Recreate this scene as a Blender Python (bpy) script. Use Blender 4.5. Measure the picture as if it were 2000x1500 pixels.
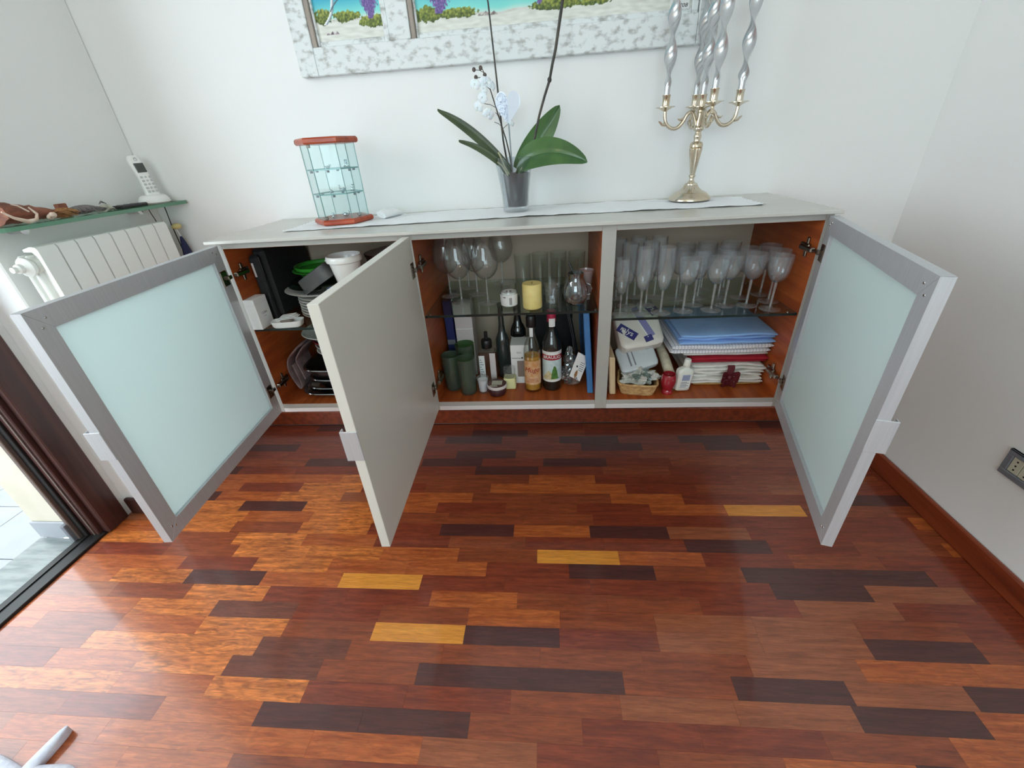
import bpy, bmesh, math, random
from mathutils import Vector, Matrix, noise
for o in list(bpy.data.objects): bpy.data.objects.remove(o)
S = bpy.context.scene
COL = S.collection
PI = math.pi
def lin(c):
    r = []
    for v in c[:3]:
        v = v / 255.0
        r.append(v / 12.92 if v <= 0.04045 else ((v + 0.055) / 1.055) ** 2.4)
    return (r[0], r[1], r[2], 1.0)

# ---------------------------------------------------------------- camera, sky, exposure
TOP, D, FZ = 0.9836, 0.4322, 0.0
cam = bpy.data.cameras.new('camera'); cam.sensor_fit = 'HORIZONTAL'; cam.sensor_width = 36.0
cam.lens = 819.6 / 2000.0 * 36.0; cam.clip_start = 0.02
camo = bpy.data.objects.new('camera', cam); COL.objects.link(camo)
camo.matrix_world = Matrix.Translation((1.0214, -1.2726, 1.1814)) @ (
    Matrix.Rotation(0.0688, 4, 'Z') @ Matrix.Rotation(0.0585, 4, 'Y') @ Matrix.Rotation(1.0555, 4, 'X'))
S.camera = camo
S.view_settings.view_transform = 'Standard'; S.view_settings.look = 'None'
S.view_settings.gamma = 1.0; S.view_settings.use_curve_mapping = False
S.view_settings.exposure = 0.0
wld = bpy.data.worlds.new('sky'); S.world = wld; wld.use_nodes = True
bg = wld.node_tree.nodes['Background']
bg.inputs[0].default_value = (0.81, 0.925, 1.0, 1.0); bg.inputs[1].default_value = 7.0
S.cycles.transparent_max_bounces = 40
S.cycles.max_bounces = 10; S.cycles.diffuse_bounces = 6
S.cycles.sample_clamp_indirect = 6.0
S.cycles.caustics_reflective = False; S.cycles.caustics_refractive = False
def portal(loc, rot, sx, sy):
    l = bpy.data.lights.new('window_portal', 'AREA'); l.shape = 'RECTANGLE'; l.size = sx; l.size_y = sy
    l.cycles.is_portal = True
    o = bpy.data.objects.new('window_portal', l); o.location = loc; o.rotation_euler = rot; COL.objects.link(o)
# french door on the left wall, window in the wall behind the camera
portal((-0.93, -0.95, 1.15), (0, -PI / 2, 0), 2.3, 1.3)
portal((0.9, -3.42, 1.55), (PI / 2, 0, 0), 1.8, 1.4)

lamp = bpy.data.lights.new('warm_fill_light', 'POINT'); lamp.energy = 9.0; lamp.shadow_soft_size = 0.14; lamp.color = (1.0, 0.76, 0.48)  # unseen warm fill light, added to yellow the left walls
lo_ = bpy.data.objects.new('warm_fill_light', lamp); lo_.location = (0.2, -2.3, 2.35); COL.objects.link(lo_)

# ---------------------------------------------------------------- materials
def nt(name):
    m = bpy.data.materials.new(name); m.use_nodes = True
    return m, m.node_tree.nodes, m.node_tree.links, m.node_tree.nodes['Principled BSDF']
def mat(name, c, rough=0.5, metal=0.0, c2=None, scale=20.0, stretch=(1, 1, 1), detail=4.0, lo=0.35, hi=0.65, bump=0.0,
        bscale=None, coat=0.0, trans=0.0, alpha=1.0, spec=0.5, sheen=0.0, sss=0.0):
    m, N, L, b = nt(name)
    b.inputs['Base Color'].default_value = lin(c); b.inputs['Roughness'].default_value = rough
    b.inputs['Metallic'].default_value = metal; b.inputs['Coat Weight'].default_value = coat
    b.inputs['Coat Roughness'].default_value = 0.08
    b.inputs['Transmission Weight'].default_value = trans; b.inputs['Alpha'].default_value = alpha
    b.inputs['Specular IOR Level'].default_value = spec; b.inputs['Sheen Weight'].default_value = sheen
    if sss: b.inputs['Subsurface Weight'].default_value = sss; b.inputs['Subsurface Scale'].default_value = 0.01
    if c2 is not None or bump:
        tc = N.new('ShaderNodeTexCoord'); mp = N.new('ShaderNodeMapping'); mp.inputs['Scale'].default_value = stretch
        L.new(tc.outputs['Object'], mp.inputs[0])
    if c2 is not None:
        n = N.new('ShaderNodeTexNoise'); n.inputs['Scale'].default_value = scale; n.inputs['Detail'].default_value = detail
        L.new(mp.outputs[0], n.inputs['Vector'])
        r = N.new('ShaderNodeValToRGB'); r.color_ramp.elements[0].position = lo; r.color_ramp.elements[1].position = hi
        r.color_ramp.elements[0].color = lin(c); r.color_ramp.elements[1].color = lin(c2)
        L.new(n.outputs['Fac'], r.inputs[0]); L.new(r.outputs[0], b.inputs['Base Color'])
    if bump:
        n2 = N.new('ShaderNodeTexNoise'); n2.inputs['Scale'].default_value = bscale or scale; n2.inputs['Detail'].default_value = 3
        L.new(mp.outputs[0], n2.inputs['Vector'])
        bp = N.new('ShaderNodeBump'); bp.inputs['Strength'].default_value = bump; bp.inputs['Distance'].default_value = 0.002
        L.new(n2.outputs['Fac'], bp.inputs['Height']); L.new(bp.outputs[0], b.inputs['Normal'])
    return m
def thin_glass(name, tint=(250, 252, 251), edge=0.75, rough=0.02, base=0.04, milky=0.0, power=3.0):
    m = bpy.data.materials.new(name); m.use_nodes = True; N = m.node_tree.nodes; L = m.node_tree.links; N.clear()
    out = N.new('ShaderNodeOutputMaterial'); mx = N.new('ShaderNodeMixShader')
    t = N.new('ShaderNodeBsdfTransparent'); t.inputs[0].default_value = lin(tint)
    g = N.new('ShaderNodeBsdfGlossy'); g.inputs['Roughness'].default_value = rough
    lw = N.new('ShaderNodeLayerWeight'); lw.inputs[0].default_value = 0.5
    pw = N.new('ShaderNodeMath'); pw.operation = 'POWER'; pw.inputs[1].default_value = power
    ml = N.new('ShaderNodeMath'); ml.operation = 'MULTIPLY_ADD'; ml.inputs[1].default_value = edge; ml.inputs[2].default_value = base
    L.new(lw.outputs['Facing'], pw.inputs[0]); L.new(pw.outputs[0], ml.inputs[0]); L.new(ml.outputs[0], mx.inputs[0])
    if milky:
        d = N.new('ShaderNodeBsdfDiffuse'); d.inputs[0].default_value = lin((235, 240, 240)); m2 = N.new('ShaderNodeMixShader')
        m2.inputs[0].default_value = milky; L.new(t.outputs[0], m2.inputs[1]); L.new(d.outputs[0], m2.inputs[2])
        L.new(m2.outputs[0], mx.inputs[1])
    else: L.new(t.outputs[0], mx.inputs[1])
    L.new(g.outputs[0], mx.inputs[2]); L.new(mx.outputs[0], out.inputs[0])
    return m
def frosted(name, c, tr=0.45):
    m, N, L, b = nt(name)
    b.inputs['Base Color'].default_value = lin(c); b.inputs['Roughness'].default_value = 0.35; b.inputs['Specular IOR Level'].default_value = 0.4
    t = N.new('ShaderNodeBsdfTranslucent'); t.inputs[0].default_value = lin(c); mx = N.new('ShaderNodeMixShader'); mx.inputs[0].default_value = tr
    L.new(b.outputs[0], mx.inputs[1]); L.new(t.outputs[0], mx.inputs[2]); L.new(mx.outputs[0], N['Material Output'].inputs[0])
    return m
def vcol(name, rough=0.55):
    m, N, L, b = nt(name); a = N.new('ShaderNodeAttribute'); a.attribute_name = 'paint'
    L.new(a.outputs['Color'], b.inputs['Base Color']); b.inputs['Roughness'].default_value = rough
    return m
def plank_mat(name, c, dark, ripple):
    m, N, L, b = nt(name)
    tc = N.new('ShaderNodeTexCoord'); oi = N.new('ShaderNodeObjectInfo')
    ge = N.new('ShaderNodeNewGeometry')
    ad = N.new('ShaderNodeVectorMath'); ad.operation = 'ADD'
    mulr = N.new('ShaderNodeVectorMath'); mulr.operation = 'SCALE'; mulr.inputs[0].default_value = (17.0, 29.0, 41.0)
    L.new(oi.outputs['Random'], mulr.inputs['Scale']); L.new(ge.outputs['Position'], ad.inputs[0]); L.new(mulr.outputs[0], ad.inputs[1])
    def noise_(sc, scale, det, dist=0.0):
        mp = N.new('ShaderNodeMapping'); mp.inputs['Scale'].default_value = sc; L.new(ad.outputs[0], mp.inputs[0])
        n = N.new('ShaderNodeTexNoise'); n.inputs['Scale'].default_value = scale; n.inputs['Detail'].default_value = det
        n.inputs['Distortion'].default_value = dist; L.new(mp.outputs[0], n.inputs['Vector']); return n
    g1 = noise_((1.2, 14, 1), 6.0, 6.0, 0.6)      # long grain
    g2 = noise_((6, 130, 1), 4.0, 3.0)            # pores
    g3 = noise_((1.1, 5.6, 1), 13.0, 3.0, 2.2)    # cross figure
    def ramp(n, lo, hi, a, z):
        r = N.new('ShaderNodeMapRange'); r.inputs[1].default_value = lo; r.inputs[2].default_value = hi; r.inputs[3].default_value = a; r.inputs[4].default_value = z
        L.new(n.outputs['Fac'], r.inputs[0]); return r
    r1 = ramp(g1, 0.3, 0.7, 0.0, 1.0); r2 = ramp(g2, 0.35, 0.6, 0.8, 1.05); r3 = ramp(g3, 0.32, 0.68, 1.0 - ripple, 1.0 + ripple)
    cm = N.new('ShaderNodeMix'); cm.data_type = 'RGBA'; cm.inputs['A'].default_value = lin(dark); cm.inputs['B'].default_value = lin(c)
    L.new(r1.outputs[0], cm.inputs['Factor'])
    mu = N.new('ShaderNodeMath'); mu.operation = 'MULTIPLY'; L.new(r2.outputs[0], mu.inputs[0]); L.new(r3.outputs[0], mu.inputs[1])
    hv = N.new('ShaderNodeHueSaturation'); L.new(cm.outputs['Result'], hv.inputs['Color']); L.new(mu.outputs[0], hv.inputs['Value'])
    L.new(hv.outputs[0], b.inputs['Base Color'])
    b.inputs['Roughness'].default_value = 0.42; b.inputs['Specular IOR Level'].default_value = 0.4
    b.inputs['Coat Weight'].default_value = 0.7; b.inputs['Coat Roughness'].default_value = 0.12
    return m
def wood(name, c, dark, axis=2, rough=0.35, fine=1.0):
    st = [30.0 * fine] * 3; st[axis] = 2.0 * fine
    return mat(name, dark, rough, c2=c, scale=1.6, stretch=tuple(st), detail=6, lo=0.3, hi=0.62)
M = {}
M['wall'] = mat('wall_paint', (233, 233, 231), 0.75, bump=0.12, bscale=160)
M['ceil'] = mat('ceiling_paint', (235, 235, 232), 0.8)
M['reveal'] = mat('cream_render', (206, 198, 182), 0.8, c2=(198, 189, 171), scale=9)
M['lacq'] = mat('grey_lacquer', (213, 209, 199), 0.32, spec=0.5, bump=0.02, bscale=400)
M['lacq_edge'] = mat('grey_edge_band', (170, 168, 161), 0.4)
M['lacq_top'] = mat('countertop_lacquer', (190, 187, 179), 0.22, c2=(196, 193, 186), scale=5)
M['cherry'] = wood('cherry_veneer', (176, 88, 38), (140, 62, 26), axis=1, rough=0.4)
M['back'] = mat('back_panel_board', (188, 172, 150), 0.6)
M['alu'] = mat('brushed_aluminium', (200, 201, 204), 0.44, 0.40, c2=(193, 194, 197), scale=6, stretch=(60, 60, 1))
M['alu_lit'] = mat('lit_aluminium_strip', (226, 226, 226), 0.35, 0.3)  # pale aluminium: the light this strip catches is put into its colour
M['frost'] = frosted('frosted_glass', (230, 242, 241), 0.5)
M['chrome'] = mat('chrome', (205, 205, 205), 0.12, 1.0)
M['steel'] = mat('stainless_steel', (190, 190, 192), 0.16, 1.0)
M['hinge'] = mat('hinge_steel', (150, 142, 132), 0.25, 1.0)
M['black'] = mat('black_plastic', (16, 16, 17), 0.35)
M['blackfab'] = mat('black_nylon', (20, 20, 22), 0.7, c2=(32, 32, 34), scale=90)
M['white'] = mat('white_plastic', (236, 236, 232), 0.3)
M['paper'] = mat('white_paper', (228, 228, 226), 0.7)
M['radw'] = mat('radiator_enamel', (232, 233, 228), 0.35)
M['glass'] = thin_glass('clear_glass', (251, 253, 252), edge=0.62, base=0.035, power=2.4)
M['glassfr'] = thin_glass('etched_crystal', (252, 253, 254), edge=0.75, base=0.04, milky=0.05, power=2.6)  # slight white share stands in for reflections of the bright room
M['glassw'] = thin_glass('crystal_stemware', (252, 253, 253), edge=0.85, base=0.045, milky=0.015, power=3.4)  # faint white share imitates bright reflections in the crystal
M['foot'] = thin_glass('glass_foot', (250, 252, 252), edge=0.75, base=0.10, milky=0.13, power=2.0)  # stronger white share paints bright glints on feet and stems
M['shelfg'] = thin_glass('shelf_glass', (238, 246, 241), edge=0.4, base=0.05)
M['shelfe'] = mat('glass_edge_dark', (22, 34, 32), 0.1)
M['edgeg'] = mat('glass_edge_green', (96, 142, 116), 0.15)
M['vitg'] = thin_glass('vitrine_glass', (248, 253, 253), edge=0.25, base=0.014)
M['vite'] = mat('vitrine_glass_edge', (130, 170, 168), 0.1)
M['crystal'] = thin_glass('cut_crystal', (226, 236, 240), edge=0.9, base=0.16, power=1.2)
M['potg'] = thin_glass('vase_glass', (245, 248, 250), edge=0.7, base=0.05, power=2.0)
M['greeng'] = thin_glass('green_frosted_glass', (176, 208, 154), edge=0.4, rough=0.2, base=0.04, milky=0.06)
M['redwood'] = wood('vitrine_red_wood', (178, 78, 44), (132, 44, 24), axis=0, rough=0.3)
M['brass'] = mat('silvered_brass', (214, 204, 186), 0.2, 1.0, c2=(196, 176, 142), scale=14, lo=0.45, hi=0.8)
M['silver'] = mat('silver_wax', (196, 198, 200), 0.27, 0.75, coat=0.3)
M['linen'] = mat('white_linen', (236, 238, 240), 0.9, bump=0.35, bscale=900, sheen=0.3)
M['leaf'] = mat('orchid_leaf_green', (46, 84, 36), 0.32, c2=(66, 104, 48), scale=12, stretch=(1, 1, 1), coat=0.3)
M['leafdk'] = mat('orchid_leaf_dark', (52, 66, 40), 0.4, c2=(70, 84, 54), scale=16)
M['stem'] = mat('orchid_stem_dark', (42, 40, 38), 0.5, c2=(70, 64, 52), scale=30)
M['petal'] = mat('white_petal', (238, 236, 238), 0.6, sss=0.3)
M['bud'] = mat('brown_bud', (88, 76, 70), 0.6)
M['soil'] = mat('grey_inner_pot', (104, 96, 94), 0.5, c2=(84, 78, 78), scale=40, stretch=(1, 1, 0.3))
M['root'] = mat('pale_root', (168, 166, 130), 0.6)
M['heart'] = mat('white_painted_tin', (226, 234, 246), 0.4)
M['framew'] = mat('distressed_white_paint', (162, 163, 158), 0.75, c2=(222, 226, 226), scale=34, stretch=(1, 1, 1.6), detail=12, lo=0.30, hi=0.50, bump=0.5, bscale=60)
M['framedk'] = mat('bare_grey_wood', (128, 116, 106), 0.8, c2=(168, 158, 148), scale=30, stretch=(1, 1, 0.2))
M['paint'] = vcol('painted_seascape')
M['doorw'] = wood('dark_walnut_frame', (74, 42, 36), (50, 27, 24), axis=2, rough=0.4)
M['doorbk'] = mat('black_seal', (20, 18, 18), 0.5)
M['doormt'] = mat('worn_brown_metal', (120, 104, 96), 0.4, 0.5)
M['marble'] = mat('grey_marble_sill', (104, 112, 112), 0.35, c2=(134, 140, 139), scale=10, stretch=(1, 5, 1), detail=9, lo=0.35, hi=0.62)
M['tile'] = mat('white_floor_tile', (150, 154, 160), 0.3, c2=(158, 161, 166), scale=7)
M['grout'] = mat('grey_grout', (96, 98, 102), 0.8)
M['base'] = wood('baseboard_mahogany', (132, 58, 30), (98, 38, 20), axis=1, rough=0.35)
M['basedk'] = wood('baseboard_dark', (70, 38, 30), (48, 25, 21), axis=2, rough=0.4)
M['plate'] = mat('graphite_plate', (112, 114, 120), 0.45)
M['mod'] = mat('beige_module', (190, 188, 168), 0.5)
M['joint'] = mat('floor_joint_dark', (40, 18, 12), 0.7)

# ---------------------------------------------------------------- mesh helpers
class MB:
    def __init__(self): self.v = []; self.f = []; self.mi = []; self.sm = []
    def add(self, vs, fs, mi=0, smooth=False):
        n = len(self.v); self.v += [tuple(p) for p in vs]
        for f in fs: self.f.append([i + n for i in f]); self.mi.append(mi); self.sm.append(smooth)
        return self
    def box(self, x0, x1, y0, y1, z0, z1, mi=0, b=0.0, fn=None, front=None):
        if b <= 0:
            vs = [(x, y, z) for x in (x0, x1) for y in (y0, y1) for z in (z0, z1)]
            fs = [[0, 1, 3, 2], [4, 6, 7, 5], [0, 4, 5, 1], [2, 3, 7, 6], [0, 2, 6, 4], [1, 5, 7, 3]]
            if fn: vs = [fn(*p) for p in vs]
            n = len(self.f); self.add(vs, fs, mi)
            if front is not None: self.mi[n + 2] = front
            return self
        b = min(b, 0.49 * (x1 - x0), 0.49 * (y1 - y0), 0.49 * (z1 - z0))
        X = (x0, x1); Y = (y0, y1); Z = (z0, z1); vs = []; idx = {}
        for i in (0, 1):
            for j in (0, 1):
                for k in (0, 1):
                    s = (1 - 2 * i, 1 - 2 * j, 1 - 2 * k)
                    for a in range(3):
                        p = [X[i] + s[0] * b, Y[j] + s[1] * b, Z[k] + s[2] * b]; p[a] = (X[i], Y[j], Z[k])[a]
                        idx[(i, j, k, a)] = len(vs); vs.append(tuple(p))
        fs = []
        for a in range(3):
            for s in (0, 1):
                q = []
                for (m, n_) in ((0, 0), (1, 0), (1, 1), (0, 1)):
                    c = [0, 0, 0]; c[a] = s; c[(a + 1) % 3] = m; c[(a + 2) % 3] = n_
                    q.append(idx[(c[0], c[1], c[2], a)])
                fs.append(q if s else q[::-1])
        for a in range(3):
            b1, b2 = (a + 1) % 3, (a + 2) % 3
            for m in (0, 1):
                for n_ in (0, 1):
                    c0 = [0, 0, 0]; c0[b1] = m; c0[b2] = n_; c1 = list(c0); c1[a] = 1
                    q = [idx[(*c0, b1)], idx[(*c1, b1)], idx[(*c1, b2)], idx[(*c0, b2)]]
                    fs.append(q if (m + n_) % 2 == 0 else q[::-1])
        for i in (0, 1):
            for j in (0, 1):
                for k in (0, 1):
                    q = [idx[(i, j, k, a)] for a in range(3)]
                    fs.append(q if (i + j + k) % 2 == 1 else q[::-1])
        if fn: vs = [fn(*p) for p in vs]
        n = len(self.f); self.add(vs, fs, mi)
        if front is not None: self.mi[n + 2] = front
        return self
    def loft(self, rings, mi=0, cap0=True, cap1=True, smooth=True, closed=True):
        n = len(rings[0]); vs = [p for r in rings for p in r]; fs = []
        for i in range(len(rings) - 1):
            for j in range(n if closed else n - 1):
                k = (j + 1) % n
                fs.append([i * n + j, i * n + k, (i + 1) * n + k, (i + 1) * n + j])
        self.add(vs, fs, mi, smooth)
        if cap0: self.add(rings[0], [list(range(n))[::-1]], mi)
        if cap1: self.add(rings[-1], [list(range(n))], mi)
        return self
    def lathe(self, prof, c=(0, 0, 0), seg=28, mi=0, sx=1.0, sy=1.0, rmod=None, cap0=True, cap1=True, fn=None, rot=0.0):
        rings = []
        for r, z in prof:
            ring = []
            for j in range(seg):
                a = rot + 2 * PI * j / seg; rr = r * (rmod(a, z) if rmod else 1.0)
                p = (c[0] + rr * math.cos(a) * sx, c[1] + rr * math.sin(a) * sy, c[2] + z)
                ring.append(fn(*p) if fn else p)
            rings.append(ring)
        return self.loft(rings, mi, cap0 and prof[0][0] > 1e-4, cap1 and prof[-1][0] > 1e-4)
    def tube(self, pts, rad, seg=8, mi=0, flat=None):
        pts = [Vector(p) for p in pts]; rings = []
        up = Vector((0, 0, 1))
        for i, p in enumerate(pts):
            t = (pts[min(i + 1, len(pts) - 1)] - pts[max(i - 1, 0)]).normalized()
            a = t.cross(up); 
            if a.length < 1e-3: a = t.cross(Vector((0, 1, 0)))
            a.normalize(); b = a.cross(t).normalized()
            r = rad[i] if isinstance(rad, (list, tuple)) else rad
            rings.append([tuple(p + a * (r * math.cos(2 * PI * j / seg)) + b * (r * (flat or 1.0) * math.sin(2 * PI * j / seg))) for j in range(seg)])
        return self.loft(rings, mi)
    def sphere(self, c, r, seg=14, rings=8, mi=0, fn=None, smooth=True):
        rx, ry, rz = (r, r, r) if not isinstance(r, (tuple, list)) else r
        R = []
        for i in range(rings + 1):
            t = PI * i / rings; s = max(math.sin(t), 0.02)
            ring = [(c[0] + rx * s * math.cos(2 * PI * j / seg), c[1] + ry * s * math.sin(2 * PI * j / seg), c[2] - rz * math.cos(t)) for j in range(seg)]
            R.append([fn(*p) for p in ring] if fn else ring)
        return self.loft(R, mi, smooth=smooth)
    def prism(self, poly, z0, z1, mi=0, b=0.0, fn=None):
        n = len(poly); cx = sum(p[0] for p in poly) / n; cy = sum(p[1] for p in poly) / n
        def ins(d):
            return [(cx + (x - cx) * (1 - d / max(math.hypot(x - cx, y - cy), 1e-6)), cy + (y - cy) * (1 - d / max(math.hypot(x - cx, y - cy), 1e-6))) for x, y in poly]
        lv = [(poly, z0), (poly, z1)] if b <= 0 else [(ins(b), z0), (poly, z0 + b), (poly, z1 - b), (ins(b), z1)]
        R = [[(fn(x, y, z) if fn else (x, y, z)) for x, y in q] for q, z in lv]
        return self.loft(R, mi, smooth=False)
    def grid(self, fn, nu, nv, mi=0, thick=None, smooth=True):
        vs = [fn(i / nu, j / nv) for j in range(nv + 1) for i in range(nu + 1)]
        w = nu + 1
        fs = [[j * w + i, j * w + i + 1, (j + 1) * w + i + 1, (j + 1) * w + i] for j in range(nv) for i in range(nu)]
        if thick:
            n = len(vs); off = Vector(thick)
            vs2 = [tuple(Vector(p) - off) for p in vs]
            fs2 = [[n + k for k in f[::-1]] for f in fs]
            loop = [i for i in range(w)] + [j * w + nu for j in range(1, nv + 1)] + [nv * w + i for i in range(nu - 1, -1, -1)] + [j * w for j in range(nv - 1, 0, -1)]
            side = [[loop[k], n + loop[k], n + loop[(k + 1) % len(loop)], loop[(k + 1) % len(loop)]] for k in range(len(loop))]
            return self.add(vs + vs2, fs + fs2 + side, mi, smooth)
        return self.add(vs, fs, mi, smooth)
    def build(self, name, mats, parent=None, off=None, label=None, sharp=40):
        me = bpy.data.meshes.new(name)
        if off is None and parent is not None: off = Vector(parent['_o'])
        off = Vector(off) if off is not None else Vector((0, 0, 0))
        me.from_pydata([tuple(Vector(p) - off) for p in self.v], [], self.f)
        for m in (mats if isinstance(mats, (list, tuple)) else [mats]): me.materials.append(M[m] if isinstance(m, str) else m)
        me.polygons.foreach_set('material_index', self.mi); me.polygons.foreach_set('use_smooth', self.sm)
        me.update()
        bm = bmesh.new(); bm.from_mesh(me); bmesh.ops.recalc_face_normals(bm, faces=bm.faces[:]); bm.to_mesh(me); bm.free()
        if any(self.sm): me.set_sharp_from_angle(angle=math.radians(sharp))
        o = bpy.data.objects.new(name, me); COL.objects.link(o)
        if parent is not None: o.parent = parent; o['_o'] = tuple(parent['_o'])
        else: o.location = off; o['_o'] = tuple(off)
        if label: o['label'] = label
        return o
def tag(o, label, cat, group=None):
    o['label'] = label; o['category'] = cat
    if group: o['group'] = group
    return o
def thing(name, loc, label, cat, group=None):
    o = bpy.data.objects.new(name, None); o.empty_display_size = 0.02; o.location = loc; COL.objects.link(o); o['_o'] = tuple(loc)
    return tag(o, label, cat, group)
def sub(name, parent=None):
    o = bpy.data.objects.new(name, None); COL.objects.link(o); o.parent = parent
    o['_o'] = tuple(parent['_o']) if parent else (0.0, 0.0, 0.0); return o
def struct(o): o['kind'] = 'structure'; return o
def dup(root, dx, label=None, group=None, rz=None, sc=None):
    r = root.copy(); COL.objects.link(r); r.location = Vector(root.location) + Vector(dx)
    if rz is not None: r.rotation_euler = (0, 0, rz)
    if sc is not None: r.scale = sc
    if label: r['label'] = label
    if group: r['group'] = group
    for ch in root.children:
        c = ch.copy(); COL.objects.link(c); c.parent = r
        for g in ch.children:
            d = g.copy(); COL.objects.link(d); d.parent = c
    return r
def text_mesh(s, size, ext=0.0004):
    cu = bpy.data.curves.new('t', 'FONT'); cu.body = s; cu.size = size; cu.align_x = 'CENTER'; cu.align_y = 'CENTER'; cu.extrude = ext
    cu.resolution_u = 3
    o = bpy.data.objects.new('t', cu); COL.objects.link(o)
    dg = bpy.context.evaluated_depsgraph_get(); dg.update()
    me = o.evaluated_get(dg).to_mesh(); vs = [tuple(v.co) for v in me.vertices]; fs = [list(p.vertices) for p in me.polygons]
    o.evaluated_get(dg).to_mesh_clear(); bpy.data.objects.remove(o); bpy.data.curves.remove(cu)
    return vs, fs
def lettering(parent, s, size, fn, m, ext=0.0004, name='lettering'):
    vs, fs = text_mesh(s, size, ext); mb = MB(); mb.add([fn(*p) for p in vs], fs); return mb.build(name, m, parent)
RND = random.Random(7)
# ---------------------------------------------------------------- room shell
XL, XR, XD = -0.53, 2.2934, -0.655
YF, ZC = -3.4, 2.7
DY0, DY1, DZ = -0.30, -1.60, 2.25          # french door opening
def slab(name, x0, x1, y0, y1, z0, z1, m, b=0.0):
    return struct(MB().box(x0, x1, y0, y1, z0, z1, b=b).build(name, m))
floor = slab('floor', XD - 0.02, XR + 0.05, YF - 0.1, D + 0.1, -0.05, -0.010, 'joint')
slab('wall_back', XL - 0.4, XR + 0.2, D, D + 0.15, -0.05, ZC, 'wall')
slab('wall_right', XR, XR + 0.15, YF - 0.1, D, -0.05, ZC, 'wall')
slab('ceiling', XD - 0.35, XR + 0.15, YF - 0.2, D + 0.1, ZC, ZC + 0.1, 'ceil')
w = MB(); w.box(XD - 0.24, XL, -0.17, D, -0.05, ZC, b=0.004)            # radiator pier, proud of the door wall
w.box(XD - 0.24, XD, -0.262, -0.17, -0.05, ZC)
w.box(XD - 0.24, XD, DY1, -0.262, DZ, ZC); w.box(XD - 0.24, XD, YF - 0.1, DY1, -0.05, ZC)
struct(w.build('wall_left', 'wall'))
w = MB(); wx0, wx1, wz0, wz1 = 0.0, 1.8, 0.85, 2.25
w.box(XD, wx0, YF - 0.1, YF, -0.05, ZC); w.box(wx1, XR, YF - 0.1, YF, -0.05, ZC)
w.box(wx0, wx1, YF - 0.1, YF, -0.05, wz0); w.box(wx0, wx1, YF - 0.1, YF, wz1, ZC)
struct(w.build('wall_front', 'wall'))
w = struct(sub('window_1'))
for a in ((wx0, wx0 + .06, wz0, wz1), (wx1 - .06, wx1, wz0, wz1), (.87, .93, wz0, wz1), (wx0, wx1, wz0, wz0 + .06), (wx0, wx1, wz1 - .06, wz1)):
    MB().box(a[0], a[1], YF - 0.07, YF - 0.02, a[2], a[3], b=.006).build('window_frame', 'radw', w)
MB().box(wx0 + .06, wx1 - .06, YF - 0.048, YF - 0.042, wz0 + .06, wz1 - .06).build('window_pane', 'vitg', w)
# door reveal, exterior
slab('wall_reveal', XD - 0.241, XD - 0.08, DY0, -0.2625, 0.0, DZ, 'reveal')
sk = struct(MB().box(XD - 0.245, XD - 0.082, DY0 - 0.009, DY0, 0.004, 0.082, b=.002).build('trim_1', 'tile'))
slab('floor_sill', XD - 0.245, XD - 0.078, DY1, DY0 - 0.009, -0.03, 0.004, 'marble', b=.003)
bal = slab('floor_balcony', -2.4, XD - 0.245, -2.6, 1.2, -0.06, -0.014, 'grout')
for i in range(6):
    for j in range(12):
        x1 = XD - 0.247 - i * 0.25; y1 = 0.585 - j * 0.25 + 0.015
        if i > 2 and (j < 1): continue
        MB().box(x1 - 0.247, x1, y1 - 0.247, y1, -0.03, -0.006, b=.0015).build('tile', 'tile', bal)
slab('wall_sky_block', -2.4, -2.3, -2.6, 1.2, -0.06, 0.95, 'reveal')  # unseen parapet, added to narrow the sky that lights balcony and room
slab('wall_balcony_end', -2.4, XD - 0.24, 1.2, 1.3, -0.06, 2.6, 'reveal')
slab('ceiling_sky_block', -2.4, XD - 0.24, -2.6, 1.3, 2.6, 2.75, 'ceil')  # unseen roof, added so less skylight falls on the balcony
for i in range(5):
    MB().box(XD - 0.26, XD - 0.242, DY0 + .03 + i * .25, DY0 + .277 + i * .25, -0.005, 0.08, b=.002).build('skirting_tile', 'tile', bal)
# french door frame
dr = struct(sub('door_1'))
MB().box(XD - 0.012, XD + 0.014, -0.280, -0.196, 0.0, DZ, b=.004).build('casing', 'doorw', dr)
MB().box(XD - 0.05, XD - 0.010, -0.296, -0.2625, 0.0, DZ, b=.003).build('jamb', 'doorw', dr)
MB().box(XD - 0.030, XD - 0.024, -0.2995, -0.2955, 0.0, DZ).build('seal', 'doormt', dr)
MB().box(XD - 0.070, XD - 0.048, -0.305, -0.275, 0.0, DZ, b=.002).build('seal', 'doorbk', dr)
MB().box(XD - 0.083, XD - 0.068, -0.318, -0.285, 0.0, DZ, b=.002).build('jamb', 'doormt', dr)
MB().box(XD - 0.092, XD - 0.076, -0.330, -0.312, 0.005, 0.085, b=.002).build('corner_block', 'plate', dr)
MB().box(XD - 0.078, XD + 0.002, DY1, -0.27, -0.02, 0.010, b=.002).build('threshold', 'doorbk', dr)
MB().box(XD - 0.052, XD - 0.046, DY1, -0.29, 0.009, 0.014).build('threshold_rail', 'doorbk', dr)
MB().box(XD - 0.08, XD + 0.014, DY1, -0.183, DZ - 0.02, DZ + 0.07, b=.003).build('casing', 'doorw', dr)
MB().box(XD - 0.08, XD + 0.014, DY1 - 0.09, DY1, 0.0, DZ, b=.003).build('casing', 'doorw', dr)
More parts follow.
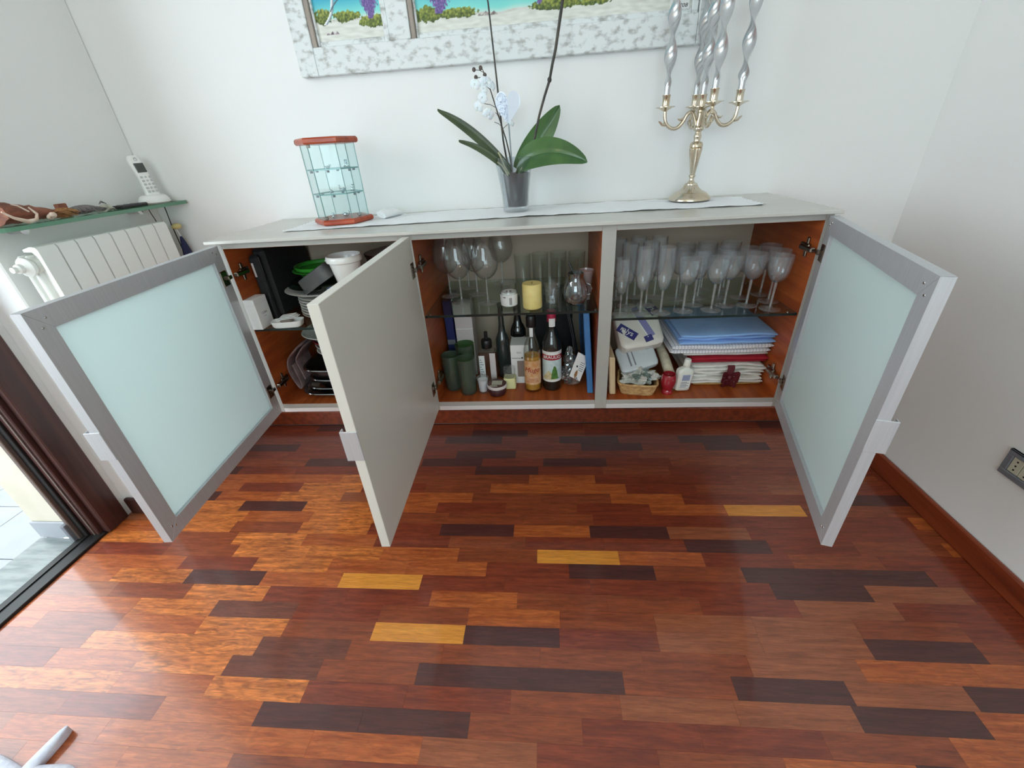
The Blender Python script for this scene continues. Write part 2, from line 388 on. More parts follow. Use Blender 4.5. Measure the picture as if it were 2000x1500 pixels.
# baseboards
def baseboard(name, x0, x1, y0, y1, m='base', h=0.076):
    return struct(MB().box(x0, x1, y0, y1, 0.0, h, b=.004).build(name, m))
baseboard('baseboard_right', XR - 0.016, XR, YF, D)
baseboard('baseboard_back', XL, XR - 0.016, D - 0.016, D)
baseboard('baseboard_left', XL, XL + 0.016, -0.17, D - 0.016, 'basedk')
baseboard('baseboard_return', XD + 0.014, XL + 0.012, -0.186, -0.17, 'basedk')

# ---------------------------------------------------------------- parquet: every strip its own piece
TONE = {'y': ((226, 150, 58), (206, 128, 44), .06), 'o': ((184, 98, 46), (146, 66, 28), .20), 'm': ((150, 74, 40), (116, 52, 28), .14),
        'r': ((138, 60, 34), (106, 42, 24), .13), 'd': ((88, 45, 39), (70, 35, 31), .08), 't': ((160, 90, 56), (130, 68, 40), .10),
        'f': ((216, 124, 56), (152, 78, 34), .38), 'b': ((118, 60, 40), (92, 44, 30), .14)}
for k, (c, dk, rp) in TONE.items(): M['pl_' + k] = plank_mat('parquet_' + k, c, dk, rp)
LP, WP, Y0 = 0.265, 0.0525, -0.584
offs = {0: .507, -1: -.02, -2: .65, -3: .341, -4: 1.074, -5: .972, -6: 1.461, -7: .623, -8: .11, -9: 1.646, -10: 1.246, 1: .191, 2: .134, 3: .914, 4: .289, 5: .45}
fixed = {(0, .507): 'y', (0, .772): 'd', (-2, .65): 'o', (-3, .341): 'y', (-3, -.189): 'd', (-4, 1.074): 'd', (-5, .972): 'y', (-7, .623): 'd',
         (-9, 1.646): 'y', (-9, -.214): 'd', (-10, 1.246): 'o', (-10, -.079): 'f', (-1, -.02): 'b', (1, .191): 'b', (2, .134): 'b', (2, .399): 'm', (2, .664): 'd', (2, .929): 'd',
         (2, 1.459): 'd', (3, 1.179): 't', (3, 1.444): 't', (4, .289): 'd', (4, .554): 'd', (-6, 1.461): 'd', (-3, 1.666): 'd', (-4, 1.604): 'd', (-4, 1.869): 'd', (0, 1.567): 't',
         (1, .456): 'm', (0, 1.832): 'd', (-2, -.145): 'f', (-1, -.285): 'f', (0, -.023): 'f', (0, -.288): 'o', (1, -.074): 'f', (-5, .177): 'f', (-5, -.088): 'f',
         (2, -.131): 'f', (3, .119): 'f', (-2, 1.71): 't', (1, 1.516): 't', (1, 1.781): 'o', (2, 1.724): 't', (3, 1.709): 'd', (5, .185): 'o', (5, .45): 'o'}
nf = 0; stuffs = {}
pr = random.Random(11)
for k in range(-20, 54):
    y1 = Y0 - WP * k; y0 = y1 - WP
    if y1 < YF: break
    if y0 > D - 0.02: continue
    y1 = min(y1, D - 0.005)
    o0 = offs.get(k, pr.uniform(0, LP)); n0 = math.floor((XD - o0) / LP)
    last = 'm'
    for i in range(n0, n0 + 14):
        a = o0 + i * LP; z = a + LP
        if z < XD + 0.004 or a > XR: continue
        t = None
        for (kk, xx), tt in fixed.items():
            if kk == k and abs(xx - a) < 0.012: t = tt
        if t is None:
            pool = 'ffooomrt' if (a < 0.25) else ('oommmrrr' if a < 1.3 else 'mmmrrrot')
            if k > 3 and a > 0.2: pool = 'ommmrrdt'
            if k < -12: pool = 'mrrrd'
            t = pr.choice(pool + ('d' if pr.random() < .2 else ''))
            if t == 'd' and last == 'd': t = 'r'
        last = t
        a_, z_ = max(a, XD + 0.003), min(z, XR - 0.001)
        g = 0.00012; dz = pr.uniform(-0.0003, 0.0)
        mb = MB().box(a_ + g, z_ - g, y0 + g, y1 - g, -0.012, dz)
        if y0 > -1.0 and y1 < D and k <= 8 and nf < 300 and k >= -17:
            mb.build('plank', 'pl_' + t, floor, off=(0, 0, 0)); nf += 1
        else:
            s = stuffs.setdefault(t, MB()); s.add(mb.v, mb.f)
st = MB(); ks = sorted(stuffs)
for i, t in enumerate(ks): st.add(stuffs[t].v, stuffs[t].f, mi=i)
so = st.build('planks', ['pl_' + t for t in ks], floor, off=(0, 0, 0)); so['kind'] = 'stuff'

# ---------------------------------------------------------------- wall-hung sideboard: three units and one top
ZB, ZTP = 0.354, 0.974
THK, WD, HD, ZDT = 0.0212, 0.5967, 0.6029, 0.9703
def door_fn(hx, s, a):
    d = (s * math.cos(a), -math.sin(a)); n = (-s * math.sin(a), -math.cos(a))
    o = (hx - n[0] * THK, -THK - n[1] * THK)
    return lambda u, v, z: (o[0] + d[0] * u + n[0] * v, o[1] + d[1] * u + n[1] * v, z)
unit = {}
def cabinet(i, x0, x1, label, zsh):
    r = thing('wall_cabinet', ((x0 + x1) / 2, D / 2, ZB), label, 'cabinet', 'grey wall-hung sideboard units')
    MB().box(x0, x0 + .02, 0, D - .001, ZB, ZTP, 0, 0, front=1).build('side_panel', ['cherry', 'lacq_edge'], r)
    MB().box(x1 - .02, x1, 0, D - .001, ZB, ZTP, 0, 0, front=1).build('side_panel', ['cherry', 'lacq_edge'], r)
    MB().box(x0 + .02, x1 - .02, 0, D - .02, .372, .389, 0, .0006, front=1).build('bottom_panel', ['cherry', 'lacq_edge'], r)
    MB().box(x0 + .02, x1 - .02, 0, D - .02, .956, ZTP, 0, .0006, front=1).build('top_panel', ['cherry', 'lacq_edge'], r)
    MB().box(x0 + .02, x1 - .02, D - .02, D - .001, ZB + .01, ZTP).build('back_panel', 'back', r)
    MB().box(x0 + .02, x1 - .02, -.002, .02, ZB, .3715, 0, .001).build('bottom_rail', 'alu_lit', r)
    sh = MB().box(x0 + .0215, x1 - .0215, .004, .405, zsh - .008, zsh); sh.mi[2] = 1
    sh.build('shelf', ['shelfg', 'shelfe'], r)
    for xx, s in ((x0 + .02, 1), (x1 - .02, -1)):
        for yy in (.045, .36):
            MB().box(min(xx, xx + s * .009), max(xx, xx + s * .009), yy - .004, yy + .004, zsh - .016, zsh - .0085, b=.002).build('shelf_peg', 'chrome', r)
    return r
unit[0] = cabinet(0, 0.0, 0.6, 'leftmost cabinet unit with frosted glass door, full of plates and trays', .689)
unit[1] = cabinet(1, 0.6, 1.2, 'middle cabinet unit with solid grey door, holding wine glasses and bottles', .717)
unit[2] = cabinet(2, 1.2, 1.8, 'rightmost cabinet unit with frosted glass door, holding crystal and table linen', .689)
ct = MB().box(-.0203, 1.8113, -.0205, D - .0005, ZTP + .0003, TOP, b=.0012).build('countertop', 'lacq_top')
tag(ct, 'long thin grey countertop lying on the three cabinet units', 'countertop')
def handle(dd, fn):
    mb = MB(); z0, z1 = .633, .706
    mb.box(WD - .001, WD + .0022, -.001, THK + .014, z0, z1, b=.0008, fn=fn)
    mb.box(WD - .012, WD + .0022, THK + .0118, THK + .014, z0, z1, b=.0006, fn=fn)
    mb.build('handle', 'alu', dd, label='slim metal plate handle wrapped over the door edge')
def hinges(r, dd, fn, hx, s):
    for zc in (.876, .467):
        mb = MB(); c = hx + s * .02
        mb.box(min(c, c + s * .008), max(c, c + s * .008), .030, .075, zc - .011, zc + .011, b=.002)       # mounting plate
        mb.box(min(c, c + s * .006), max(c, c + s * .006), .040, .052, zc - .028, zc + .028, b=.002)
        mb.box(min(c + s * .004, c + s * .018), max(c + s * .004, c + s * .018), -.002, .062, zc - .007, zc + .007, b=.003)
        mb.build('hinge', 'hinge', r)
        m2 = MB(); m2.box(.006, .040, -.0022, .004, zc - .024, zc + .024, b=.003, fn=fn)
        m2.box(.000, .020, -.011, -.001, zc - .006, zc + .006, b=.002, fn=fn)
        m2.build('hinge_cup', 'hinge', dd)
def glass_door(r, hx, s, a):
    fn = door_fn(hx, s, a); dd = sub('door', r); fw = .042; z1 = ZDT; z0 = ZDT - HD; e = .0004
    for q in ([(0, z1), (WD, z1), (WD - fw, z1 - fw), (fw, z1 - fw)], [(0, z0), (WD, z0), (WD - fw, z0 + fw), (fw, z0 + fw)],
              [(0, z0 + e), (fw, z0 + fw), (fw, z1 - fw), (0, z1 - e)], [(WD, z0 + e), (WD - fw, z0 + fw), (WD - fw, z1 - fw), (WD, z1 - e)]):
        mb = MB(); R = []
        cx = sum(p[0] for p in q) / 4; cz = sum(p[1] for p in q) / 4
        for v, k in ((0, .9985), (.0006, 1), (THK - .0006, 1), (THK, .9985)):
            R.append([fn(cx + (p[0] - cx) * k, v, cz + (p[1] - cz) * k) for p in q])
        mb.loft(R, smooth=False); mb.build('frame_rail', 'alu', dd)
    MB().box(fw - .006, WD - fw + .006, .009, .0135, z0 + fw - .006, z1 - fw + .006, fn=fn).build('frosted_pane', 'frost', dd, label='frosted pale aqua glass pane')
    for (u, z) in ((.02, z1 - .02), (.035, z1 - .013), (WD - .035, z1 - .02), (WD - .02, z1 - .036), (.02, z0 + .03), (WD - .03, z0 + .028), (WD - .02, z0 + .034)):
        MB().lathe([(.0022, -.0012), (.0026, -.0006), (.0026, .0006)], seg=10, fn=lambda x, y, zz, u=u, z=z: fn(u + x, zz, z + y)).build('screw', 'chrome', dd)
    handle(dd, fn); hinges(r, dd, fn, hx, s)
    return dd
glass_door(unit[0], 0.0, 1, 1.4869)
glass_door(unit[2], 1.8, -1, 1.2999)
fn = door_fn(.6, 1, 1.5445); dd = sub('door', unit[1])
MB().box(0, WD, 0, THK, ZDT - HD, ZDT, b=.0009, fn=fn).build('door_panel', 'lacq', dd)
handle(dd, fn); hinges(unit[1], dd, fn, .6, 1)
# ---------------------------------------------------------------- left wall: radiator, glass shelf and what lies on it
r = thing('radiator', (-.455, .08, .33), 'white ribbed radiator hanging on the wall under the glass shelf', 'radiator')
ys = [-.155 + .0584 * i for i in range(9)]
for i in range(8):
    a, b = ys[i] + .0012, ys[i + 1] - .0012; mb = MB()
    R = []
    for (x, z, k) in ((-.412, .34, 1), (-.41, .345, 1), (-.41, 1.004, 1), (-.416, 1.0125, 1), (-.43, 1.014, 1), (-.452, 1.010, .8)):
        R.append((x, z))
    pr_ = [(-.412, .335), (-.41, .345), (-.41, 1.003), (-.415, 1.012), (-.43, 1.0145), (-.456, 1.008), (-.456, 1.001), (-.432, 1.0), (-.4215, .985), (-.4215, .335)]
    mb.loft([[(x, y, z) for x, z in pr_] for y in (a + .001, a + .002, b - .002, b - .001)], smooth=False)
    mb.box(-.485, -.4215, (a + b) / 2 - .009, (a + b) / 2 + .009, .34, .985, b=.003)
    mb.box(-.496, -.484, a + .004, b - .004, .335, .99, b=.004)
    mb.box(-.470, -.455, a + .003, b - .003, .345, .99, b=.004)
    for zc in (.962, .39):
        mb.lathe([(.017, a), (.022, a + .004), (.022, b - .004), (.017, b)], seg=14, fn=lambda x, y, z, zc=zc: (-.46 + x, z, zc + y))
    mb.build('section', 'radw', r)
MB().lathe([(.024, 0), (.027, -.006), (.027, -.012), (.02, -.018), (.013, -.022), (.013, -.032), (.008, -.036), (.008, -.046), (.001, -.048)], seg=20,
           fn=lambda x, y, z: (-.46 + x, -.156 + z, .962 + y)).build('end_plug', 'radw', r)
for zc in (.90, .42): MB().box(XL - .001, -.49, .06, .08, zc - .012, zc + .012, b=.002).build('wall_bracket', 'radw', r)

gs = thing('wall_shelf', (-.455, .1, 1.062), 'green edged glass shelf fixed above the white radiator', 'shelf')
poly = [(XL + .001, .424), (-.386, .424), (-.382, .41)] + [(-.382 - .05 * (1 - math.cos(t)), -.185 - .05 * math.sin(t)) for t in [PI / 2 * i / 8 for i in range(9)]] + [(XL + .001, -.235)]
mb = MB(); n = len(poly)
mb.add([(x, y, 1.062) for x, y in poly], [list(range(n))[::-1]], 0); mb.add([(x, y, 1.073) for x, y in poly], [list(range(n))], 0)
mb.add([(x, y, z) for z in (1.062, 1.073) for x, y in poly], [[i, (i + 1) % n, n + (i + 1) % n, n + i] for i in range(n)], 1)
mb.build('glass_board', ['shelfg', 'edgeg'], gs)
for yy in (-.1, .3): MB().lathe([(.009, 0), (.009, .045), (.012, .047), (.012, .05)], seg=12, fn=lambda x, y, z, yy=yy: (XL + z, yy + x, 1.053 + y)).build('shelf_peg', 'chrome', gs)

SZ = 1.0733
M['drift'] = mat('red_brown_driftwood', (150, 92, 68), 0.7, c2=(108, 62, 46), scale=20, stretch=(1, 1, 3), bump=.6, bscale=40)
M['shell'] = mat('pale_shell', (236, 222, 208), 0.5, c2=(216, 188, 166), scale=40)
M['straw'] = mat('ochre_straw', (178, 132, 84), 0.8, c2=(134, 88, 54), scale=60)
M['feather'] = mat('grey_feather', (128, 122, 122), 0.9, c2=(88, 82, 82), scale=70, stretch=(1, 4, 1))
M['shell2'] = mat('grey_green_shell', (176, 176, 156), 0.5, c2=(96, 94, 90), scale=50, lo=.45, hi=.7)
M['navy'] = mat('navy_felt', (38, 44, 78), 0.9)
M['yellowish'] = mat('yellow_wooden_bead', (206, 186, 124), 0.5)
def rough_blob(mb, c, r, amp, sd, seg=20, rings=12, mi=0):
    def f(x, y, z):
        p = Vector((x, y, z)); d = p - Vector(c); k = 1 + amp * noise.noise(p * 45 + Vector((sd, sd * 2, 0)))
        return tuple(Vector(c) + d * k)
    return mb.sphere(c, r, seg, rings, mi, f)
mb = MB()
def drift(u):
    return Vector((-.445, -.175 + u * .17, SZ + .028 - .018 * u))
R = []
for i in range(13):
    u = i / 12; c = drift(u); w_ = .030 * (1 - u) ** .6 + .006; h_ = .027 * (1 - u) ** .8 + .004
    ring = []
    for j in range(16):
        a = 2 * PI * j / 16; k = 1 + .3 * noise.noise(Vector((u * 9, math.cos(a) * 2, math.sin(a) * 2)))
        z = c.z + h_ * k * math.sin(a) + .004
        ring.append((c.x + w_ * k * math.cos(a), c.y, max(z, SZ + .0005)))
    R.append(ring)
mb.loft(R); tag(mb.build('driftwood', 'drift', off=(-.445, -.1, SZ)), 'tapering red brown driftwood lump lying at the shelf end', 'driftwood')
t = thing('coral_branch', (-.40, -.14, SZ), 'pale forked coral branch in front of the brown driftwood', 'coral')
MB().tube([(-.392, -.196, SZ + .037), (-.394, -.175, SZ + .02), (-.396, -.145, SZ + .006), (-.398, -.12, SZ + .008), (-.40, -.11, SZ + .022), (-.405, -.118, SZ + .04)], [.002, .0035, .006, .0045, .0035, .0018], 10).build('stem', 'shell', t)
MB().tube([(-.398, -.128, SZ + .03), (-.394, -.15, SZ + .047), (-.392, -.165, SZ + .052)], [.002, .002, .001], 8).build('twig', 'shell', t)
t = thing('seashell', (-.405, -.075, SZ), 'small cream seashell with an open mouth beside coral branch', 'shell')
mb = MB()
for i in range(18):
    a = i * .55; rr = .013 - i * .0005
    mb.sphere((-.405 + .008 * math.cos(a) * (1 - i / 20), -.075 + rr * math.sin(a) * .8 + i * .0004, SZ + .011 + .004 * math.cos(a)), .0065 - i * .0002, 8, 6)
mb.build('spiral', 'shell', t)
mb = MB()
for i in range(46):
    a = pr.uniform(-.6, .6); y = pr.uniform(-.045, .0); x = -.43 + pr.uniform(-.02, .02); h = pr.uniform(.003, .024)
    mb.tube([(x - .008, y - .018 * math.cos(a), SZ + h), (x, y, SZ + h + .003), (x + .008, y + .018 * math.cos(a), SZ + max(h - .005, .0015))], .0013, 4)
tag(mb.build('straw_bundle', 'straw', off=(-.43, -.02, SZ)), 'loose ochre straw tuft beside the driftwood point', 'straw')
tag(MB().box(-.462, -.448, -.004, .026, SZ, SZ + .037, b=.002).build('cork_chip', 'drift', off=(-.455, .01, SZ)), 'small dark brown chip standing behind the straw tuft', 'chip')
mb = MB(); rough_blob(mb, (-.44, .055, SZ + .014), (.025, .046, .0125), .25, 3, 24, 12)
for i in range(26):
    y = .02 + i * .003; mb.tube([(-.43, y, SZ + .018), (-.42 + pr.uniform(-.004, .008), y + .012, SZ + .012), (-.412, y + .02, SZ + .004 + pr.uniform(0, .006))], .0011, 4)
tag(mb.build('grey_feather_ball', 'feather', off=(-.44, .055, SZ)), 'fluffy grey feather bundle in the middle of the glass shelf', 'feathers')
t = thing('flat_shell', (-.43, .125, SZ), 'pale grey green ribbed shell between feathers and black remote', 'shell')
MB().grid(lambda u, v: (-.43 + .024 * (v - .5) * 2 * math.sqrt(max(0, 1 - (2 * u - 1) ** 2)), .125 + .028 * (2 * u - 1), SZ + .002 + .018 * max(0, 1 - (2 * u - 1) ** 2 - (2 * v - 1) ** 2 * .6) * (1 + .08 * math.cos(v * 40))), 18, 18, thick=(0, 0, .0015)).build('valve', 'shell2', t)
MB().tube([(-.42, .10, SZ + .024), (-.425, .115, SZ + .03), (-.43, .135, SZ + .022)], [.001, .003, .001], 8).build('hinge_ridge', 'feather', t)
t = thing('remote_control', (-.43, .23, SZ), 'flat black remote control lying on glass shelf before the phone', 'remote')
MB().box(-.452, -.41, .165, .275, SZ, SZ + .011, b=.004).build('body', 'black', t)
for i in range(6): MB().box(-.444 + (i % 2) * .016, -.434 + (i % 2) * .016, .18 + (i // 2) * .026, .192 + (i // 2) * .026, SZ + .0108, SZ + .0122, b=.0005).build('button', 'plate', t)
# cordless phone in its cradle
t = thing('cordless_phone', (-.455, .345, SZ), 'white cordless phone upright in its white cradle on glass shelf', 'phone')
MB().lathe([(.046, 0), (.052, .004), (.051, .012), (.044, .024), (.036, .029), (.0, .0295)], (-.452, .352, SZ), 32, sx=.9, sy=1.05).build('cradle', 'white', t)
ax = Vector((-.16, .015, 1)).normalized(); sd_ = Vector((.26, 1, .06)); sd_ = (sd_ - ax * sd_.dot(ax)).normalized(); nn = sd_.cross(ax).normalized()
if nn.x < 0: nn = -nn
hb = Vector((-.448, .352, SZ + .018))
def HS(a, b, c): return tuple(hb + sd_ * a + ax * b + nn * c)      # across, up, out
R = []
for i in range(13):
    u = i / 12; z = u * .142; wv = .0255 - .004 * math.sin(u * PI) + (.0 if u < .85 else -.010 * ((u - .85) / .15) ** 2); th = .0115 - .001 * u
    R.append([HS(wv * math.copysign(abs(math.cos(q)) ** .55, math.cos(q)), z, th * math.copysign(abs(math.sin(q)) ** .7, math.sin(q)) + .004 * math.sin(u * PI)) for q in [2 * PI * j / 24 for j in range(24)]])
hs = MB().loft(R).build('handset', 'white', t)
M['lcd'] = mat('dark_grey_lcd', (70, 74, 70), 0.25)
M['key'] = mat('pale_grey_key', (186, 188, 186), 0.4)
mb = MB(); mb.box(-.0165, .0165, .085, .116, .012, .0158, b=.001, fn=HS); mb.build('screen', 'lcd', hs)
for rr in range(5):
    for cc in range(3):
        z = .018 + rr * .012; x = (cc - 1) * .0135
        MB().box(x - .0048, x + .0048, z, z + .0075, .010, .0150, b=.001, fn=HS).build('key', 'key', hs)
MB().lathe([(.0065, 0), (.0062, .0016), (.004, .002), (.0035, .001)], (0, 0, 0), 16, fn=lambda x, y, z: HS(x, .129 + y, .0105 + z)).build('earpiece', 'key', hs)
t = thing('hanging_charm', (-.44, .385, .985), 'yellow wooden bead and navy felt pouch dangling beside radiator', 'charm')
MB().sphere((-.437, .383, .984), (.014, .021, .011), 16, 10).build('bead', 'yellowish', t)
R = []
for i in range(9):
    u = i / 8; w_ = .006 + .030 * u ** .8; R.append([(-.445 + .008 * (.4 + u) * math.sin(q), .392 + w_ * .8 * math.cos(q), .945 - u * .09) for q in [2 * PI * j / 14 for j in range(14)]])
MB().loft(R).build('pouch', 'navy', t)
MB().tube([(-.44, .376, .983), (-.442, .386, .962), (-.445, .392, .945)], .0022, 8).build('cord', 'linen', t)
t = thing('phone_cable', (-.48, .38, 1.06), 'thin black phone cable hanging down from the glass shelf', 'cable')
MB().tube([(-.46, .392, 1.061), (-.468, .40, 1.03), (-.474, .404, .99), (-.478, .41, .93), (-.48, .414, .86), (-.48, .414, .5)], .0018, 8).build('cable', 'black', t)
MB().tube([(-.462, .318, 1.061), (-.468, .328, 1.04), (-.474, .340, 1.018), (-.478, .35, .98), (-.48, .36, .6)], .0015, 8).build('cable', 'black', t)
# outlet on the right wall
t = thing('wall_outlet', (XR, -.325, .335), 'grey rectangular wall outlet plate with beige modules on right wall', 'outlet')
PX = XR - .0085
mb = MB()
for (a, b_, c, d_) in ((-.386, -.264, .375, .3805), (-.386, -.264, .2995, .3165), (-.2805, -.264, .3165, .364), (-.386, -.3695, .3165, .364), (-.386, -.264, .364, .3805)):
    mb.box(PX, XR, a, b_, min(c, d_), max(c, d_), b=.0015)
mb.build('cover_plate', 'plate', t)
for i in range(3): 
    mo = MB().box(PX + .003, XR, -.3685 + i * .0296, -.3405 + i * .0296, .3175, .3635, b=.001).build('module', 'mod', t)
    for zz in (.3275, .3405, .3535): MB().lathe([(.0024, -.0002), (.0024, .0006)], seg=12, fn=lambda x, y, z, zz=zz, i=i: (PX + .0030 - z, -.3545 + i * .0296 + x, zz + y)).build('socket_hole', 'black', mo)
# white starfish on the floor, only its arms in view
t = thing('starfish', (-.15, -.97, 0.0), 'white chalky starfish lying on the parquet at picture corner', 'starfish')
M['chalk'] = mat('chalky_white', (214, 216, 226), 0.85, c2=(196, 198, 212), scale=50, bump=.6, bscale=120)
for (ang, ln, w0) in ((1.38, .112, .018), (.30, .12, .034), (2.75, .13, .026), (4.1, .12, .026), (5.3, .12, .026)):
    R = []
    for i in range(11):
        u = i / 10; rr = w0 * (1 - u) ** .55 * (1 if u < .98 else .5) + .003; c = Vector((-.180 + math.cos(ang) * ln * u, -.985 + math.sin(ang) * ln * u, 0)); pz = Vector((-math.sin(ang), math.cos(ang), 0))
        R.append([(c.x + pz.x * rr * math.cos(q), c.y + pz.y * rr * math.cos(q), .010 + rr * .5 * max(math.sin(q), -.0) + .012 * u * (1 if ang < 2 and ang > 1 else 0) if math.sin(q) > -.01 else .001) for q in [2 * PI * j / 14 for j in range(14)]])
    MB().loft(R).build('arm', 'chalk', t)

# ---------------------------------------------------------------- picture: old shutter with a painted beach
pc = thing('framed_picture', (.88, D, 1.42), 'beach painting set in an old distressed white shutter on wall', 'picture')
PY = D - .031; PT = 1.98
def zb(x): return 1.4215 + .0 * x
def rail(x0, x1, z0, z1, y0=PY, nm='frame_board', m='framew', b=.002): 
    mb = MB(); 
    mb.box(x0, x1, y0, D - .001, z0, z1, b=b); return mb.build(nm, m, pc)
rail(.214, .2745, 1.422, PT); rail(1.487, 1.547, 1.422, PT); rail(.5345, .6025, 1.497, PT)
rail(.275, 1.4865, 1.422, 1.497); rail(.275, 1.4865, PT - .07, PT)
def canvas(name, x0, x1, z0, z1, colf, nu, nv):
    # the painted board: colours mixed stroke by stroke on a fine grid
    mb = MB().grid(lambda u, v: (x0 + (x1 - x0) * u, D - .012, z0 + (z1 - z0) * v ** 1.6), nu, nv, smooth=False, thick=(0, -.008, 0))
    o = mb.build(name, 'paint', pc); me = o.data
    at = me.attributes.new('paint', 'FLOAT_COLOR', 'POINT'); off = Vector(o['_o'])
    for i, v in enumerate(me.vertices):
        p = v.co + off; at.data[i].color = lin(colf(p.x, p.z))
    for (a, b_, c, d_, m) in ((x0 - .008, x0 + .008, z0 - .008, z1, 'framedk'), ):
        MB().box(a, b_, PY + .004, D - .011, c, d_, b=.002).build('moulding', m, pc)
    MB().box(x0 + .0085, x0 + .016, PY + .011, D - .011, z0 - .002, z1, b=.002).build('moulding', 'framew', pc)
    MB().box(x0 + .0165, x1 - .012, PY + .012, D - .011, z0 - .006, z0 + .012, b=.002).build('moulding', 'framew', pc)
    MB().box(x1 - .0115, x1 + .006, PY + .008, D - .011, z0 - .006, z1, b=.002).build('moulding', 'framew', pc)
    return o
def mixc(a, b, t): t = max(0, min(1, t)); return tuple(a[i] + (b[i] - a[i]) * t for i in range(3))
def nz(x, z, s, sd=0): return noise.noise(Vector((x * s + sd, z * s - sd, sd * 1.7)))
SANDC, SHAL, DEEP = (224, 226, 218), (128, 216, 208), (34, 150, 190)
def bush(c, x, z, cx, cz, rx, rz, sd):
    d = ((x - cx) / rx) ** 2 + ((z - cz) / rz) ** 2 + .7 * nz(x, z, 90, sd) + .3 * nz(x, z, 220, sd)
    if d < 1: 
        g = .5 + .9 * nz(x, z, 170, sd + 5)
        c = mixc((58, 76, 28), (156, 164, 70), g + (z - cz) / rz * .3)
    return c
def lav(c, x, z, x0, z0, w, h, sd):
    t = (z - z0) / h
    if 0 < t < 1.2:
        ww = w * (.25 + .85 * t) * (1 if t < .75 else max(0, (1.2 - t) / .45))
        k = abs(x - x0 - .1 * w * math.sin(t * 4)) / max(ww, 1e-4) + .7 * nz(x * 3, z * .8, 160, sd)
        if k < 1: c = mixc((70, 58, 120), (146, 116, 176), .5 + nz(x * 2.5, z, 240, sd))
    return c
def sea(x, z, z0, zs):
    zz = z - z0 + .006 * nz(x, z * .3, 20)
    if zz < 0: 
        return mixc(SANDC, (200, 200, 190), .35 + .8 * nz(x * .5, z * 2, 70) + (.3 if zz > -.006 else 0))
    return mixc(mixc((196, 224, 214), SHAL, zz / .012), DEEP, (zz - .015) / zs)
def small_c(x, z):
    if z > 1.76: return mixc((120, 190, 226), (206, 226, 236), .5 + nz(x, z, 12))
    c = sea(x, z, 1.566, .05)
    if z < 1.575: 
        zl = 1.566 + .004 * nz(x, 0, 30)
    c = bush(c, x, z, .40, 1.570, .045, .014, 1); c = bush(c, x, z, .325, 1.573, .03, .018, 2)
    c = bush(c, x, z, .49, 1.553, .055, .016, 3) if z > 1.53 + (.51 - x) * .1 else c
    c = lav(c, x, z, .478, 1.560, .028, .052, 4)
    for k, (w0, dx) in enumerate(((.006, 0), (.004, .018))):
        tx = .325 + (z - 1.553) * (.75 + .2 * k) + .008 * math.sin((z - 1.55) * 60 + k * 2)
        if z > 1.553 + k * .03 and abs(x - tx - dx * (z - 1.57) * 8) < w0 * (1 - min(.5, (z - 1.55) * 3)): c = mixc((238, 240, 240), (66, 92, 104), (x - tx) / w0 * .6 + .3)
    for (a, b_, r_) in ((.345, 1.534, .010), (.36, 1.535, .009), (.33, 1.532, .007)):
        if abs(x - a) / r_ + max(0, z - 1.528) / (r_ * .9) < 1 and z > 1.528: c = mixc((92, 78, 84), (206, 192, 196), .4 + nz(x, z, 150, 8))
    return c
def big_c(x, z):
    if z > 1.80: return mixc((120, 190, 226), (206, 226, 236), .5 + nz(x, z, 12))
    base = 1.549 - .03 * max(0, (x - 1.1) / .3) + (.05 * max(0, (x - 1.17) / .3)) * 1.6
    c = sea(x, z, base, .10)
    c = bush(c, x, z, .66, 1.556, .045, .020, 11); c = bush(c, x, z, .76, 1.552, .06, .013, 12)
    c = bush(c, x, z, 1.06, 1.552, .075, .014, 13); c = bush(c, x, z, 1.17, 1.549, .065, .008, 14)
    c = lav(c, x, z, .70, 1.556, .04, .06, 15); c = lav(c, x, z, 1.01, 1.556, .02, .05, 16)
    for (a, r_) in ((.845, .014), (.870, .013), (.826, .007)):
        if abs(x - a) / r_ + abs(z - 1.541) / (r_ * .75) < 1 and z > 1.5405: c = mixc((104, 92, 90), (200, 190, 184), .5 + nz(x, z, 140, 9))
    return c
canvas('canvas', .282, .527, 1.5, 1.9, small_c, 150, 150)
canvas('canvas', .611, 1.478, 1.5, 1.9, big_c, 330, 150)
cd = MB().box(1.402, 1.458, D - .0185, D - .0125, 1.511, 1.549, b=.0006).build('price_card', 'paper', pc, label='small white card with handwritten mark in picture corner')
lettering(cd, '1708', .013, lambda x, y, z: (1.437 + x * 1.3 + y * .25, D - .0187 - z, 1.5185 + y), 'black')
# ---------------------------------------------------------------- on the countertop
def RZ(x, y): return .0016 * noise.noise(Vector((x * 14, y * 16, 3))) + .0012
rf = lambda x: .100 + .052 * min(1, max(0, (x - .18) / .75)) - .012 * max(0, (x - 1.25) / .4)
rb = lambda x: .335 + .045 * min(1, max(0, (x - .18) / .5)) - .05 * max(0, (x - 1.3) / .37)
def run(u, v):
    x = .178 + 1.494 * u; e = .006 * abs(math.sin(x * 62)) ** .6
    y = (rf(x) - e * (1 - v)) * (1 - v) + (rb(x) + e * v) * v
    taper = max(0, .05 - (x - .178)) / .05; y += taper * .10 * (v * -1.0) * .4
    x += (-.012 * abs(math.sin(v * 30)) if u < .01 else (.012 * abs(math.sin(v * 30)) if u > .99 else 0))
    k = abs(2 * v - 1)
    return (x, y, TOP + .0014 + RZ(x, y) * (.6 + 1.2 * k ** 6))
o = MB().grid(run, 260, 26, thick=(0, 0, .0009)).build('table_runner', 'linen', off=(.92, .24, TOP))
tag(o, 'long white lace-edged table runner spread along the countertop', 'runner')
TR = TOP + .0042
